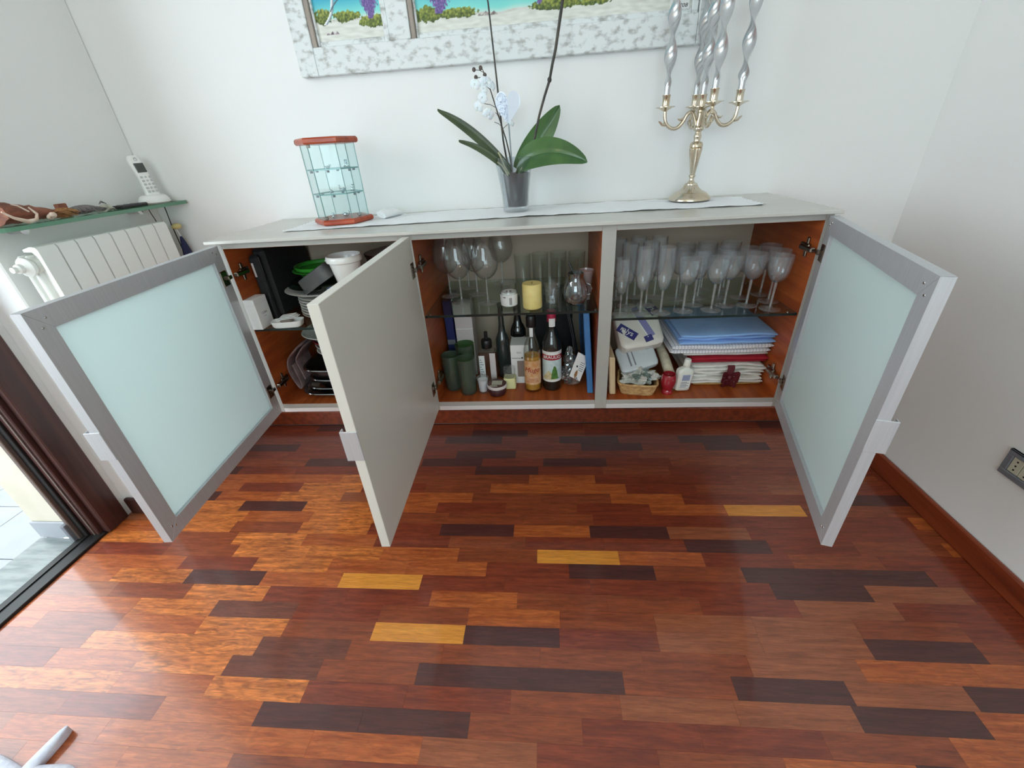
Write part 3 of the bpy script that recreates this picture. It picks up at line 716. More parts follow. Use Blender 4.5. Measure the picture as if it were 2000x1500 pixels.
# hexagonal vitrine
vt = thing('display_vitrine', (.333, .243, TOP), 'small hexagonal glass vitrine with red wood base and top', 'vitrine')
VC = (.320, .240); VA = math.radians(12)
def hexp(R, c=VC): return [(c[0] + R * math.cos(VA + PI / 3 * i), c[1] + R * math.sin(VA + PI / 3 * i)) for i in range(6)]
MB().prism(hexp(.099), TR, TR + .0165, b=.0045).build('base', 'redwood', vt)
MB().prism(hexp(.099), 1.2225, 1.2405, b=.0045).build('top', 'redwood', vt)
hp = hexp(.0855)
for i in range(6):
    a, b_ = Vector(hp[i]), Vector(hp[(i + 1) % 6]); d = (b_ - a).normalized(); nrm = Vector((d.y, -d.x)); a2, b2 = a + d * .0012, b_ - d * .0012
    q = [tuple(a2), tuple(b2), tuple(b2 - nrm * .0028), tuple(a2 - nrm * .0028)]
    mb = MB(); z0, z1 = TR + .0168, 1.2222
    mb.add([(x, y, z) for z in (z0, z1) for x, y in q], [[0, 1, 5, 4], [2, 3, 7, 6]], 0)
    mb.add([(x, y, z) for z in (z0, z1) for x, y in q], [[1, 2, 6, 5], [3, 0, 4, 7], [3, 2, 1, 0], [4, 5, 6, 7]], 1)
    mb.build('glass_pane', ['vitg', 'vite'], vt)
M['clip'] = mat('grey_clip', (118, 124, 128), 0.35, .4)
for z in (1.150, 1.078):
    h2 = hexp(.0815); mb = MB(); n = 6
    mb.add([(x, y, zz) for zz in (z, z + .0035) for x, y in h2], [list(range(6))[::-1], list(range(6, 12))], 0)
    mb.add([(x, y, zz) for zz in (z, z + .0035) for x, y in h2], [[i, (i + 1) % 6, 6 + (i + 1) % 6, 6 + i] for i in range(6)], 1)
    mb.build('glass_shelf', ['vitg', 'vite'], vt)
    for i in range(6):
        m_ = (Vector(h2[i]) + Vector(h2[(i + 1) % 6])) / 2 * 1.0
        c = Vector(VC) + (m_ - Vector(VC)) * .985
        MB().box(c.x - .004, c.x + .004, c.y - .0032, c.y + .0032, z - .007, z - .0003, b=.001).build('shelf_clip', 'clip', vt)
for i, z0 in ((4, TR + .0167), (4, 1.2135)):
    c = Vector(hp[i]) * .94 + Vector(VC) * .06
    MB().box(c.x - .005, c.x + .005, c.y - .004, c.y + .004, z0, z0 + .009, b=.001).build('door_clip', 'hinge', vt)
def figure(kind, x, y, z, s, label, rz=0.0):
    t = thing('crystal_figurine', (x, y, z), label, 'figurine', 'crystal figurines in the glass vitrine')
    P = lambda a, b_, c: (x + s * (a * math.cos(rz) - b_ * math.sin(rz)), y + s * (a * math.sin(rz) + b_ * math.cos(rz)), z + s * c)
    def ball(c, r, nm): MB().sphere(P(*c), tuple(s * q for q in r), 9, 6, smooth=False).build(nm, 'crystal', t)
    if kind == 'swan':
        ball((0, 0, .38), (.62, .40, .37), 'body'); ball((-.35, 0, .62), (.30, .3, .22), 'tail')
        MB().tube([P(.5, 0, .4), P(.72, 0, .8), P(.55, 0, 1.15), P(.72, 0, 1.3), P(.9, 0, 1.2)], [s * .14, s * .10, s * .09, s * .11, s * .03], 8).build('neck', 'crystal', t)
    elif kind == 'bear':
        ball((0, 0, .42), (.42, .40, .42), 'body'); ball((0, 0, 1.0), (.32, .3, .3), 'head')
        for q in (-1, 1): ball((q * .24, 0, 1.28), (.12, .1, .12), 'ear'); ball((q * .40, -.18, .16), (.16, .22, .15), 'foot')
    else:
        ball((0, 0, .30), (.55, .42, .30), 'body'); ball((.45, 0, .62), (.26, .24, .24), 'head')
        MB().tube([P(.66, 0, .62), P(.9, 0, .58)], [s * .09, s * .01], 6).build('beak', 'crystal', t)
        MB().tube([P(-.45, 0, .38), P(-.8, 0, .62)], [s * .14, s * .02], 6).build('tail', 'crystal', t)
for a in ((('duck'), .312, .225, 1.1536, .014, 'low crystal bird figurine alone at left of top vitrine shelf', .4), ('bear', .372, .235, 1.1536, .017, 'crystal bear figurine at right of top vitrine shelf', .2),
          ('duck', .312, .212, 1.0816, .013, 'smallest crystal bird on the middle vitrine shelf', 2.4), ('swan', .345, .225, 1.0816, .0165, 'crystal swan between two figurines on the middle vitrine shelf', 2.8),
          ('bear', .377, .232, 1.0816, .0165, 'crystal bear figurine at right of middle vitrine shelf', -.3), ('bear', .298, .212, TR + .0167, .012, 'tiny crystal bear at the front left of vitrine floor', 0),
          ('swan', .335, .228, TR + .0167, .018, 'large crystal swan in the middle of the vitrine floor', .3), ('duck', .378, .238, TR + .0167, .012, 'tiny crystal bird at the right of vitrine floor', 1.0)):
    figure(*a)
# white oblong ornament
t = thing('oblong_ornament', (.465, .30, TR), 'white glossy oblong ornament with a cut end on the runner', 'ornament')
R = []
dv = Vector((.036, .10, 0)).normalized(); pv = Vector((dv.y, -dv.x, 0))
M['porc'] = mat('white_porcelain', (240, 242, 242), 0.15, coat=.4)
for i in range(15):
    u = i / 14; c = Vector((.446, .238, TR)) + dv * (.135 * u); w_ = .021 * (math.sin(PI * (.28 + .70 * u)) ** .8) ; h_ = .015 * math.sin(PI * (.32 + .66 * u)) ** .7
    R.append([tuple(c + pv * (w_ * math.cos(q)) + Vector((0, 0, h_ + h_ * math.sin(q))) - dv * (.010 * (1 - math.sin(q)) * (1 - u) * -1)) for q in [2 * PI * j / 20 for j in range(20)]])
MB().loft(R).build('shell', 'porc', t)
# orchid in a glass vase
oc = thing('potted_orchid', (.918, .277, TOP), 'potted white orchid with four dark green leaves in clear glass vase', 'orchid')
OX, OY = .918, .279
MB().lathe([(.030, 0), (.042, .001), (.0435, .008), (.046, .05), (.051, .09), (.057, .130), (.0640, .1630), (.0655, .1635), (.0625, .161), (.0545, .128), (.0485, .09), (.0430, .05), (.040, .016), (.0, .012)], (OX, OY, TR), 40).build('glass_vase', 'potg', oc)
MB().lathe([(.0, .0145), (.0325, .0150), (.0345, .03), (.0395, .08), (.0445, .116), (.042, .1165), (.0, .113)], (OX + .006, OY + .002, TR), 32).build('inner_pot', 'soil', oc)
def leaf(base, tip, mid, w0, nm_mat, droop=0.0, side=(0, 1, 0), fold=.25, nm='leaf'):
    b_, t_, m_ = Vector(base), Vector(tip), Vector(mid); sd2 = Vector(side).normalized()
    def f(u, v):
        c = b_ * (1 - u) ** 2 + m_ * (2 * u * (1 - u)) + t_ * u * u
        tg = (m_ - b_) * (2 * (1 - u)) + (t_ - m_) * (2 * u); tg.normalize()
        s = (sd2 - tg * sd2.dot(tg)).normalized(); n = tg.cross(s)
        w_ = w0 * (math.sin(PI * min(1, .10 + .90 * u ** .9)) ** .62) * (1 if u < .995 else .2) + .0015
        k = 2 * v - 1
        return tuple(c + s * (w_ * k) + n * (w_ * fold * abs(k) ** 1.3) - n * (.0035 * math.exp(-(k * 9) ** 2)))
    MB().grid(f, 26, 12, thick=(.0005, .0003, .0018)).build(nm, nm_mat, oc)
leaf((.912, .275, 1.115), (.690, .262, 1.294), (.792, .268, 1.255), .019, 'leafdk', side=(.25, .75, .60), fold=.35)
leaf((.908, .262, 1.108), (.752, .232, 1.206), (.828, .245, 1.199), .014, 'leafdk', side=(.2, .8, .5), fold=.4)
leaf((.930, .285, 1.115), (1.068, .315, 1.285), (1.00, .31, 1.20), .040, 'leaf', side=(.78, -.35, -.45), fold=.18)
leaf((.926, .268, 1.120), (1.150, .212, 1.126), (1.015, .228, 1.196), .044, 'leaf', side=(.06, .50, .86), fold=.14)
leaf((.925, .275, 1.10), (.99, .26, 1.155), (.96, .265, 1.12), .022, 'leafdk', side=(0, 1, .4), fold=.4)
leaf((.91, .28, 1.095), (.87, .255, 1.150), (.885, .27, 1.12), .016, 'leafdk', side=(0, 1, .3), fold=.4)
# flower stems
def spike(pts, r0, r1):
    mb = MB(); n = len(pts); mb.tube(pts, [r0 + (r1 - r0) * i / (n - 1) for i in range(n)], 8); return mb
s1 = spike([(.904, .29, 1.10), (.893, .292, 1.15), (.886, .293, 1.20), (.881, .294, 1.28), (.877, .295, 1.36), (.872, .296, 1.44), (.866, .297, 1.54), (.85, .297, 1.64)], .0033, .0022).build('flower_stem', 'stem', oc)
mb = spike([(.948, .30, 1.09), (.966, .296, 1.13), (.985, .292, 1.19), (1.004, .289, 1.26), (1.022, .286, 1.31), (1.0375, .284, 1.348), (1.046, .283, 1.385), (1.056, .282, 1.42), (1.075, .282, 1.52), (1.09, .282, 1.62)], .0035, .0045)
mb.sphere((1.0375, .284, 1.349), (.0065, .0065, .008), 12, 8); mb.build('flower_stem', 'stem', oc)
mb = spike([(.912, .283, 1.10), (.905, .279, 1.16), (.897, .276, 1.20), (.884, .273, 1.245), (.871, .272, 1.29), (.858, .27, 1.335), (.846, .268, 1.37), (.838, .266, 1.388)], .0026, .0011)
st3 = mb.build('flower_stem', 'stem', oc, label='slender side stem carrying white blossoms and brown buds')
for b0, b1 in (((.843, .267, 1.377), (.816, .262, 1.385)), ((.840, .266, 1.384), (.833, .264, 1.388)), ((.849, .268, 1.360), (.820, .262, 1.366)), ((.846, .268, 1.366), (.845, .262, 1.370)),
               ((.872, .272, 1.288), (.838, .262, 1.30)), ((.858, .270, 1.335), (.838, .262, 1.345)), ((.889, .274, 1.235), (.865, .262, 1.25)), ((.878, .272, 1.262), (.87, .262, 1.275)), ((.89, .274, 1.232), (.915, .262, 1.243))):
    MB().tube([b0, ((b0[0] + b1[0]) / 2, (b0[1] + b1[1]) / 2, (b0[2] + b1[2]) / 2 + .003), b1], .0009, 6).build('twig', 'stem', st3)
for c in ((.814, .262, 1.386), (.834, .264, 1.389), (.818, .262, 1.367), (.845, .262, 1.371)):
    MB().sphere(c, (.0058, .0055, .0062), 10, 7).build('bud', 'bud', oc)
def flower(c, nrm, s, rot):
    n = Vector(nrm).normalized(); a = n.cross(Vector((0, 0, 1))).normalized(); b_ = a.cross(n).normalized(); c = Vector(c)
    fl = sub('flower', oc)
    for i, (ang, ln, wd) in enumerate(((90, 1, .42), (210, 1, .42), (330, 1, .42), (20, 1.05, .62), (160, 1.05, .62))):
        q = math.radians(ang) + rot; d = a * math.cos(q) + b_ * math.sin(q); e = n.cross(d)
        MB().grid(lambda u, v: tuple(c + d * (s * ln * u) + e * (s * wd * math.sin(PI * (.06 + .92 * u)) ** .7 * (2 * v - 1)) + n * (s * (.25 * u * (1 - u) * 2 - .22 * u * u - .12 * (2 * v - 1) ** 2))), 7, 6, thick=tuple(n * .0006)).build('petal', 'petal', fl)
    MB().sphere(tuple(c + n * s * .15), (s * .16, s * .2, s * .16), 8, 6).build('lip', 'petal', fl)
for c, n, s, rr in (((.812, .258, 1.350), (-.4, -1, .05), .017, .3), ((.845, .258, 1.352), (.2, -1, -.1), .019, .0), ((.866, .256, 1.342), (.7, -.8, 0), .014, .5), ((.832, .257, 1.316), (-.3, -1, .2), .017, .8),
                    ((.816, .257, 1.292), (-.6, -.8, -.2), .018, .2), ((.848, .256, 1.272), (.2, -1, -.2), .018, .5), ((.918, .262, 1.243), (.5, -.9, -.1), .010, .2), ((.838, .258, 1.338), (-.1, -1, 0), .013, 1.1)):
    flower(c, n, s, rr)
for q in ([(.905, .262, 1.10), (.89, .25, 1.125), (.878, .25, 1.155), (.872, .25, 1.168)], [(.90, .25, 1.098), (.893, .243, 1.112), (.905, .24, 1.104)], [(.935, .25, 1.10), (.945, .245, 1.12), (.955, .25, 1.108)], [(.90, .24, 1.10), (.882, .24, 1.13), (.868, .245, 1.14), (.872, .24, 1.15)]):
    MB().tube(q, .0026, 8).build('root', 'root', oc)
# heart pick
hk = thing('heart_pick', (.912, .262, 1.10), 'white tin heart on a stick stuck into the orchid vase', 'ornament')
MB().tube([(.914, .262, 1.095), (.911, .261, 1.17), (.909, .26, 1.245)], .0022, 8).build('stick', 'clip', hk)
def hx(t): return (16 * math.sin(t) ** 3 / 34, (13 * math.cos(t) - 5 * math.cos(2 * t) - 2 * math.cos(3 * t) - math.cos(4 * t) + 17) / 29)
HC = Vector((.909, .258, 1.236)); HW, HH = .083, .092
th = [2 * PI * i / 48 for i in range(48)]
def hp_(x, z, y=0.0, fold=.25): return (HC.x + x * HW, HC.y + y + fold * HW * abs(x), HC.z + z * HH)
# right leaf solid, left leaf pierced (fretwork strips), joined along a centre fold, plus a second heart behind
out = [hx(t) for t in th]
rt = [p for p in out if p[0] >= -1e-6]; rt.sort(key=lambda p: 0)
rt = [hx(PI * i / 30) for i in range(31)]
def plate_(pts, y, fold, nm, mm='heart', ths=.0016):
    mb = MB(); n = len(pts); f = [hp_(x, z, y, fold) for x, z in pts]; b2 = [(p[0], p[1] + ths, p[2]) for p in f]
    mb.add(f + b2, [list(range(n)), [n + i for i in range(n)][::-1]] + [[i, (i + 1) % n, n + (i + 1) % n, n + i] for i in range(n)]); return mb.build(nm, mm, hk)
plate_(rt, 0, .35, 'heart_half')
# rim of the left half
mb = MB(); lt = [(-x, z) for x, z in rt]
cx_, cz_ = -.21, .62
inn = [(cx_ + (x - cx_) * .86, cz_ + (z - cz_) * .90) for x, z in lt]
for i in range(30):
    q = [lt[i], lt[i + 1], inn[i + 1], inn[i]]; f = [hp_(x, z, 0, .35) for x, z in q]; b2 = [(p[0], p[1] + .0016, p[2]) for p in f]
    mb.add(f + b2, [[0, 1, 2, 3], [7, 6, 5, 4], [0, 4, 5, 1], [2, 6, 7, 3]])
def curl(cx, cz, r, a0, a1):
    pts = [hp_(cx + r * math.cos(a0 + (a1 - a0) * i / 12) * (1 - .35 * i / 12), cz + r * math.sin(a0 + (a1 - a0) * i / 12) * (1 - .35 * i / 12), .0008, .35) for i in range(13)]
    mb.tube(pts, .0019, 6)
for c in ((-.30, .80, .12, 0, 5.2), (-.16, .70, .09, 2, 7), (-.33, .58, .09, 1, 6), (-.18, .50, .09, 3.5, 8.6), (-.24, .38, .07, 0, 5), (-.10, .34, .07, 2, 7), (-.10, .20, .055, 1, 6), (-.40, .70, .06, 1, 6), (-.07, .84, .05, 2, 7), (-.05, .60, .05, 0, 5), (-.15, .27, .04, 0, 6)): curl(*c)
mb.build('heart_half', 'heart', hk, label='pierced fretwork half of the heart')
plate_([(x * 1.0, z) for x, z in out], .012, .0, 'back_heart')
# candelabra
cb = thing('candelabra', (1.503, .31, TOP), 'silvered brass five-branch candelabra standing at right end of runner', 'candelabra')
CX, CY = 1.503, .31
K = lambda p, z: 0
MB().lathe([(.0, 0), (.062, 0), (.067, .003), (.067, .008), (.062, .014), (.053, .022), (.050, .025), (.046, .025), (.036, .030), (.026, .038)], (CX, CY, TR), 40).build('base', 'brass', cb)
MB().lathe([(.044, .0255), (.034, .031), (.024, .040), (.021, .046), (.020, .047)], (CX, CY, TR), 96, rmod=lambda a, z: 1 + .035 * math.cos(24 * a)).build('fluted_collar', 'brass', cb)
MB().lathe([(.02, .046), (.0205, .049), (.0195, .0515), (.013, .054), (.008, .060), (.0075, .068), (.0085, .071), (.0105, .073), (.0105, .076), (.008, .078), (.007, .0785)], (CX, CY, TR), 32).build('stem_foot', 'brass', cb)
MB().lathe([(.007, .078), (.0078, .081), (.0185, .150), (.0185, .153)], (CX, CY, TR), 96, rmod=lambda a, z: 1 + .06 * math.cos(16 * a)).build('fluted_stem', 'brass', cb)
MB().lathe([(.0185, .1525), (.0202, .154), (.0185, .156), (.0202, .158), (.0200, .164), (.017, .170), (.0105, .173), (.0095, .177), (.0115, .184), (.012, .188), (.0095, .193), (.0085, .199), (.0145, .203), (.0158, .207), (.0145, .212), (.0120, .215), (.0125, .222), (.0085, .238), (.0078, .262)], (CX, CY, TR), 36).build('stem_top', 'brass', cb)
AR = .109
cups = [(-AR, 0.0), (0.0, .072), (0.0, 0.0), (0.0, -.100), (AR, 0.0)]
ZD = [1.2535, 1.253, 1.2480, 1.2535, 1.2535]
for (dx, dy), z in zip(cups, ZD):
    if dx or dy:
        L_ = math.hypot(dx, dy); ux, uy = dx / L_, dy / L_
        P = lambda rr, z: (CX + ux * rr, CY + uy * rr, z)
        mb = MB(); pts = [P(.011, 1.205), P(.018, 1.225), P(.028, 1.240), P(.040, 1.236), P(.050, 1.218), P(.064, 1.203), P(.080, 1.200), P(.096, 1.208), P(.106, 1.224), P(L_, 1.247)]
        # smooth the s-curve
        sp = []
        for i in range(len(pts) - 1):
            p0, p1, p2, p3 = (Vector(pts[max(i - 1, 0)]), Vector(pts[i]), Vector(pts[i + 1]), Vector(pts[min(i + 2, len(pts) - 1)]))
            for q in range(4):
                u = q / 4; sp.append(tuple(.5 * ((2 * p1) + (p2 - p0) * u + (2 * p0 - 5 * p1 + 4 * p2 - p3) * u * u + (3 * p1 - p0 - 3 * p2 + p3) * u ** 3)))
        sp.append(pts[-1])
        mb.tube(sp, [.0062 - .0012 * (i / len(sp)) for i in range(len(sp))], 12)
        mb.tube([P(.104, 1.212), P(.114, 1.213), P(.122, 1.220), P(.126, 1.222)], [.0055, .0045, .003, .001], 8)
        mb.tube([P(.052, 1.224), P(.062, 1.222), P(.068, 1.226)], [.0045, .003, .001], 8)
        mb.build('arm', 'brass', cb)
    else:
        MB().lathe([(.008, 1.236), (.010, 1.242), (.008, z - .001)], (CX, CY, 0), 20).build('neck', 'brass', cb)
    MB().lathe([(.005, -.006), (.009, -.003), (.020, .0025), (.0288, .0045), (.0288, .0058), (.019, .0048), (.010, .003), (.0, .003)], (CX + dx, CY + dy, z), 32).build('drip_dish', 'brass', cb)
    MB().lathe([(.0085, .003), (.0115, .006), (.0105, .010), (.0112, .033), (.0122, .0345), (.0122, .037), (.0095, .037), (.009, .030), (.0, .0295)], (CX + dx, CY + dy, z), 64, rmod=lambda a, zz: 1 + (.035 * math.cos(10 * a) if .012 < zz < .032 else 0)).build('candle_cup', 'brass', cb)
def candle(dx, dy, z, ph, label):
    t = thing('twisted_candle', (CX + dx, CY + dy, z), label, 'candle', 'silver twisted candles in the candelabra')
    R = []; H = .335; N_ = 84
    for i in range(N_ + 1):
        u = i / N_; zz = u * H
        k = min(1, max(0, (zz - .022) / .028)); k = k * k * (3 - 2 * k); e = 1.0 if u < .88 else max(.25, 1 - (u - .88) / .12 * .75)
        a = (.0088 + (.0180 - .0088) * k) * e; b_ = (.0088 + (.0062 - .0088) * k) * e
        an = ph - max(0, zz - .02) / .092 * PI
        ring = []
        for j in range(28):
            q = 2 * PI * j / 28; cx = a * math.copysign(abs(math.cos(q)) ** 1.0, math.cos(q)); cy = b_ * math.copysign(abs(math.sin(q)) ** 1.25, math.sin(q))
            ring.append((CX + dx + cx * math.cos(an) - cy * math.sin(an), CY + dy + cx * math.sin(an) + cy * math.cos(an), z + zz))
        R.append(ring)
    MB().loft(R).build('wax', 'silver', t)
    MB().tube([(CX + dx, CY + dy, z + H - .001), (CX + dx + .001, CY + dy, z + H + .010)], .0009, 6).build('wick', 'linen', t)
for (dx, dy), z, ph, lb in zip(cups, ZD, (2.6, 2.3, 2.6, 2.2, 3.1), ('twisted silver candle on the far left arm of the candelabra', 'twisted silver candle on the rear arm nearest the wall', 'twisted silver candle on the centre of the candelabra', 'twisted silver candle on the front arm nearest the viewer', 'twisted silver candle on the far right arm of the candelabra')):
    candle(dx, dy, z + .0300, ph, lb)
# ---------------------------------------------------------------- middle unit, upper shelf
ZM, ZR, ZF = .7172, .6892, .3892
def glass_proto(prof_bowl, stem, foot_r, name, label, cat, group, m, loc):
    # three parts: bowl (double wall), stem, foot
    t = thing(name, loc, label, cat, group); c = tuple(loc)
    zb = prof_bowl[0][1]
    MB().lathe([(.0, .0), (foot_r * .97, .0), (foot_r, .0008), (foot_r * .97, .0016), (foot_r * .5, .0030), (.006, .0060), (.0035, .010)], c, 32).build('foot', 'foot', t)
    MB().lathe([(.0035, .0095)] + stem + [(.0036, zb + .002)], c, 14).build('stem', 'foot', t)
    inner = [(max(r - .0012, 0.0), z + .0012) for r, z in prof_bowl[::-1]]
    MB().lathe([(0.0, zb)] + prof_bowl + inner + [(0.0, zb + .003)], c, 36).build('bowl', m, t)
    return t
BIG = [(.006, .082), (.018, .087), (.031, .098), (.041, .115), (.0455, .135), (.0450, .150), (.0405, .175), (.0330, .198), (.0295, .211)]
big0 = glass_proto(BIG, [(.0033, .03), (.0033, .07)], .0335, 'wine_glass', 'large balloon wine glass in front, second from left on middle shelf', 'wine glass', 'large wine glasses on the middle shelf', 'glassw', (.722, .130, ZM))
for (x, y, lb, s) in ((.816, .115, 'large balloon wine glass at the front beside the white jar', 1), (.667, .207, 'large balloon wine glass closest to the left wooden side panel', 1.0), (.765, .217, 'large balloon wine glass in second row between the two front ones', 1.0),
                      (.720, .305, 'large balloon wine glass in third row behind the left front one', 1.0), (.848, .335, 'large balloon wine glass farthest back, behind the white jar', 1.0)):
    dup(big0, Vector((x, y, ZM)) - Vector((.722, .130, ZM)), lb)
t = thing('candle_jar', (.894, .070, ZM), 'white label candle in short glass jar between wine glasses and pillar candle', 'candle')
MB().lathe([(0, .0005), (.024, .0005), (.0275, .006), (.0295, .046), (.0285, .054), (.0245, .060), (.0255, .066), (.0255, .078), (.0238, .078), (.0235, .061), (.0272, .052), (.0275, .046), (.0255, .007), (0, .004)], (.894, .070, ZM), 36).build('jar', 'glass', t)
MB().lathe([(0, .0045), (.0252, .0072), (.0270, .046), (.0255, .052), (.0, .0515)], (.894, .070, ZM), 32).build('wax', 'paper', t)
CYL = lambda cx, cy, r, a, z: (cx + r * math.sin(a), cy - r * math.cos(a), z)
def wrap(name, cx, cy, r, a0, a1, z0, z1, m, parent, nu=18, nv=1, rz=None, label=None):
    f = lambda u, v: CYL(cx, cy, (rz(z0 + (z1 - z0) * v) if rz else r), a0 + (a1 - a0) * u, z0 + (z1 - z0) * v)
    return MB().grid(f, nu, nv).build(name, m, parent, label=label)
rj = lambda z: .0283 + .0018 * (z - ZM - .01) / .04
MB().lathe([(0, .0522), (.008, .0523), (.010, .0518)], (.894, .070, ZM), 20).build('dark_disc', 'base', t)  # dark disc standing for the dark hole in the jar mouth
MB().lathe([(.0175, .0785), (.0258, .0782), (.0262, .081), (.0250, .0825), (.0175, .0825)], (.894, .070, ZM), 36, cap0=False, cap1=False).build('lid_ring', 'glassfr', t)
wrap('label', .894, .070, 0, -1.3, 1.3, ZM + .010, ZM + .047, 'paper', t, rz=rj)
for i in range(9):
    a = .10 + i * .035; wrap('barcode_bar', .894, .070, 0, a, a + (.012 if i % 3 else .022), ZM + .014, ZM + .038, 'black', t, nu=1, rz=lambda z: rj(z) + .0003)
wrap('label_mark', .894, .070, 0, -.62, -.30, ZM + .037, ZM + .041, 'plate', t, nu=4, rz=lambda z: rj(z) + .0003)
M['ivory'] = mat('ivory_wax', (232, 214, 142), 0.6, c2=(222, 200, 122), scale=22, sss=.15)
t = thing('pillar_candle', (.971, .054, ZM), 'thick ivory yellow pillar candle at front of the middle shelf', 'candle')
MB().lathe([(0, 0), (.028, 0), (.031, .003), (.0315, .01), (.0315, .076), (.0305, .081), (.027, .082), (.018, .0795), (0, .078)], (.971, .054, ZM), 36).build('wax', 'ivory', t)
MB().tube([(.971, .054, ZM + .0775), (.972, .055, ZM + .085)], .0009, 6).build('wick', 'black', t)
t = thing('whisky_tumbler', (1.036, .060, ZM), 'small heavy-based clear tumbler between pillar candle and round cup', 'tumbler')
MB().lathe([(0, 0), (.021, 0), (.0225, .003), (.0275, .082), (.0262, .082), (.0222, .020), (.020, .016), (0, .015)], (1.036, .060, ZM), 8, rot=PI / 8).build('body', 'glassw', t)
t = thing('double_wall_cup', (1.111, .070, ZM), 'round double-walled glass cup with handle at right front of middle shelf', 'cup')
MB().lathe([(0, 0), (.018, .0005), (.030, .008), (.038, .024), (.0400, .042), (.037, .062), (.030, .078), (.0245, .092), (.0258, .104), (.0242, .104), (.0228, .092), (.0225, .075), (.0225, .045), (.018, .030), (0, .027)], (1.111, .070, ZM), 40).build('body', 'crystal', t)
MB().tube([(1.145, .066, ZM + .07), (1.158, .064, ZM + .066), (1.163, .063, ZM + .052), (1.158, .064, ZM + .036), (1.148, .066, ZM + .030)], .0032, 10).build('handle', 'crystal', t)
t = thing('teaspoon', (1.10, .085, ZM + .03), 'dark handled spoon leaning in the double-walled glass cup', 'spoon')
MB().tube([(1.122, .078, ZM + .032), (1.105, .088, ZM + .10), (1.092, .095, ZM + .128)], [.0025, .0028, .0036], 8).build('handle', 'black', t)
MB().sphere((1.124, .076, ZM + .034), (.007, .004, .005), 10, 6).build('bowl', 'steel', t)
M['pinkg'] = thin_glass('pink_glass', (226, 176, 160), edge=.5, base=.06, milky=.25)
t = thing('pink_tealight_cup', (1.148, .125, ZM), 'small pink glass cup behind the double-walled cup by the partition', 'cup')
MB().lathe([(0, 0), (.016, 0), (.018, .03), (.021, .07), (.026, .098), (.0245, .098), (.019, .07), (.016, .03), (0, .006)], (1.148, .125, ZM), 28).build('body', 'pinkg', t)
t0 = thing('highball_glass', (.93, .30, ZM), 'tall straight clear glass in back row behind the pillar candle, leftmost', 'glass', 'tall clear glasses behind the candles')
MB().lathe([(0, 0), (.026, 0), (.0275, .003), (.031, .118), (.0298, .118), (.0265, .012), (0, .008)], (.93, .30, ZM), 32).build('body', 'glass', t0)
for x, y, lb in ((.995, .31, 'tall straight clear glass in back row directly behind pillar candle'), (1.062, .32, 'tall straight clear glass in back row behind the whisky tumbler'), (1.130, .31, 'tall straight clear glass in back row nearest right partition'),
                 (1.03, .20, 'tall straight clear glass in second row, behind the whisky tumbler'), (1.098, .205, 'tall straight clear glass in second row, behind the double-walled cup')):
    dup(t0, Vector((x, y, ZM)) - Vector((.93, .30, ZM)), lb)
# ---------------------------------------------------------------- middle unit, floor
t0 = thing('green_tumbler', (.722, .068, ZF), 'crackled green glass tumbler, the frontmost of three at the left', 'tumbler', 'green glass tumblers on cabinet floor')
MB().lathe([(0, 0), (.026, 0), (.029, .004), (.031, .05), (.0338, .142), (.0322, .142), (.0292, .05), (.0272, .010), (0, .009)], (.722, .068, ZF), 32, rmod=lambda a, z: 1 + .012 * math.sin(a * 9 + z * 300)).build('body', 'greeng', t0)
dup(t0, (-.062, .033, 0), 'crackled green glass tumbler touching the left wooden side panel'); dup(t0, (-.020, .100, 0), 'crackled green glass tumbler standing behind the other two', sc=(1.08, 1.08, 1.08))
M['boxw'] = mat('greyish_carton', (206, 196, 194), 0.6); M['blueb'] = mat('dark_blue_card', (30, 38, 96), 0.5); M['tan'] = mat('taupe_window', (136, 122, 112), 0.4)
t = thing('tall_carton', (.70, .24, ZF), 'tall slim whitish carton standing behind the green tumblers', 'box')
MB().box(.668, .735, .205, .272, ZF, .690, b=.0012).build('carton', 'boxw', t); MB().box(.6685, .7345, .2045, .2049, .585, .589).build('flap_line', 'paper', t)
t = thing('blue_carton', (.648, .27, ZF), 'narrow dark blue carton between the side panel and tall carton', 'box')
MB().box(.628, .660, .215, .35, ZF, .695, b=.0012).build('carton', 'blueb', t); MB().box(.6285, .6595, .2145, .2149, .52, .54).build('band', 'plate', t)
t = thing('lotion_bottle', (.790, .155, ZF), 'clear square bottle with black cap and pale labels behind the tealight', 'bottle')
MB().box(.757, .824, .130, .178, ZF, .522, b=.008).build('body', 'glass', t); MB().lathe([(.013, .133), (.013, .142)], (.790, .154, ZF), 20).build('neck', 'glass', t)
MB().lathe([(0, .142), (.019, .142), (.020, .144), (.020, .172), (.018, .175), (.007, .177), (.0065, .205), (0, .206)], (.790, .154, ZF), 24).build('cap', 'black', t)
MB().box(.759, .781, .1285, .1298, .412, .508, b=.0005).build('label', 'paper', t); MB().box(.800, .822, .1285, .1298, .40, .518, b=.0005).build('label', 'boxw', t)
for k in range(7): MB().box(.762, .762 + .006 + .008 * ((k * 7) % 3) / 2, .1281, .1286, .490 - k * .010, .4925 - k * .010).build('print_line', 'plate', t)
t = thing('votive_glass', (.777, .066, ZF), 'small ribbed white votive candle glass at front between green tumbler and jar', 'candle')
MB().lathe([(0, 0), (.0155, 0), (.017, .003), (.0222, .062), (.0205, .064), (.0200, .058), (.0158, .008), (0, .006)], (.777, .066, ZF), 60, rmod=lambda a, z: 1 + .02 * math.cos(a * 20)).build('glass', 'glassfr', t)
MB().lathe([(0, .0065), (.0150, .0085), (.0190, .054), (0, .053)], (.777, .066, ZF), 24).build('wax', 'paper', t)
M['jam'] = mat('dark_berry_jam', (66, 32, 36), 0.3); M['jamlid'] = mat('brown_jar_lid', (96, 62, 58), 0.4)
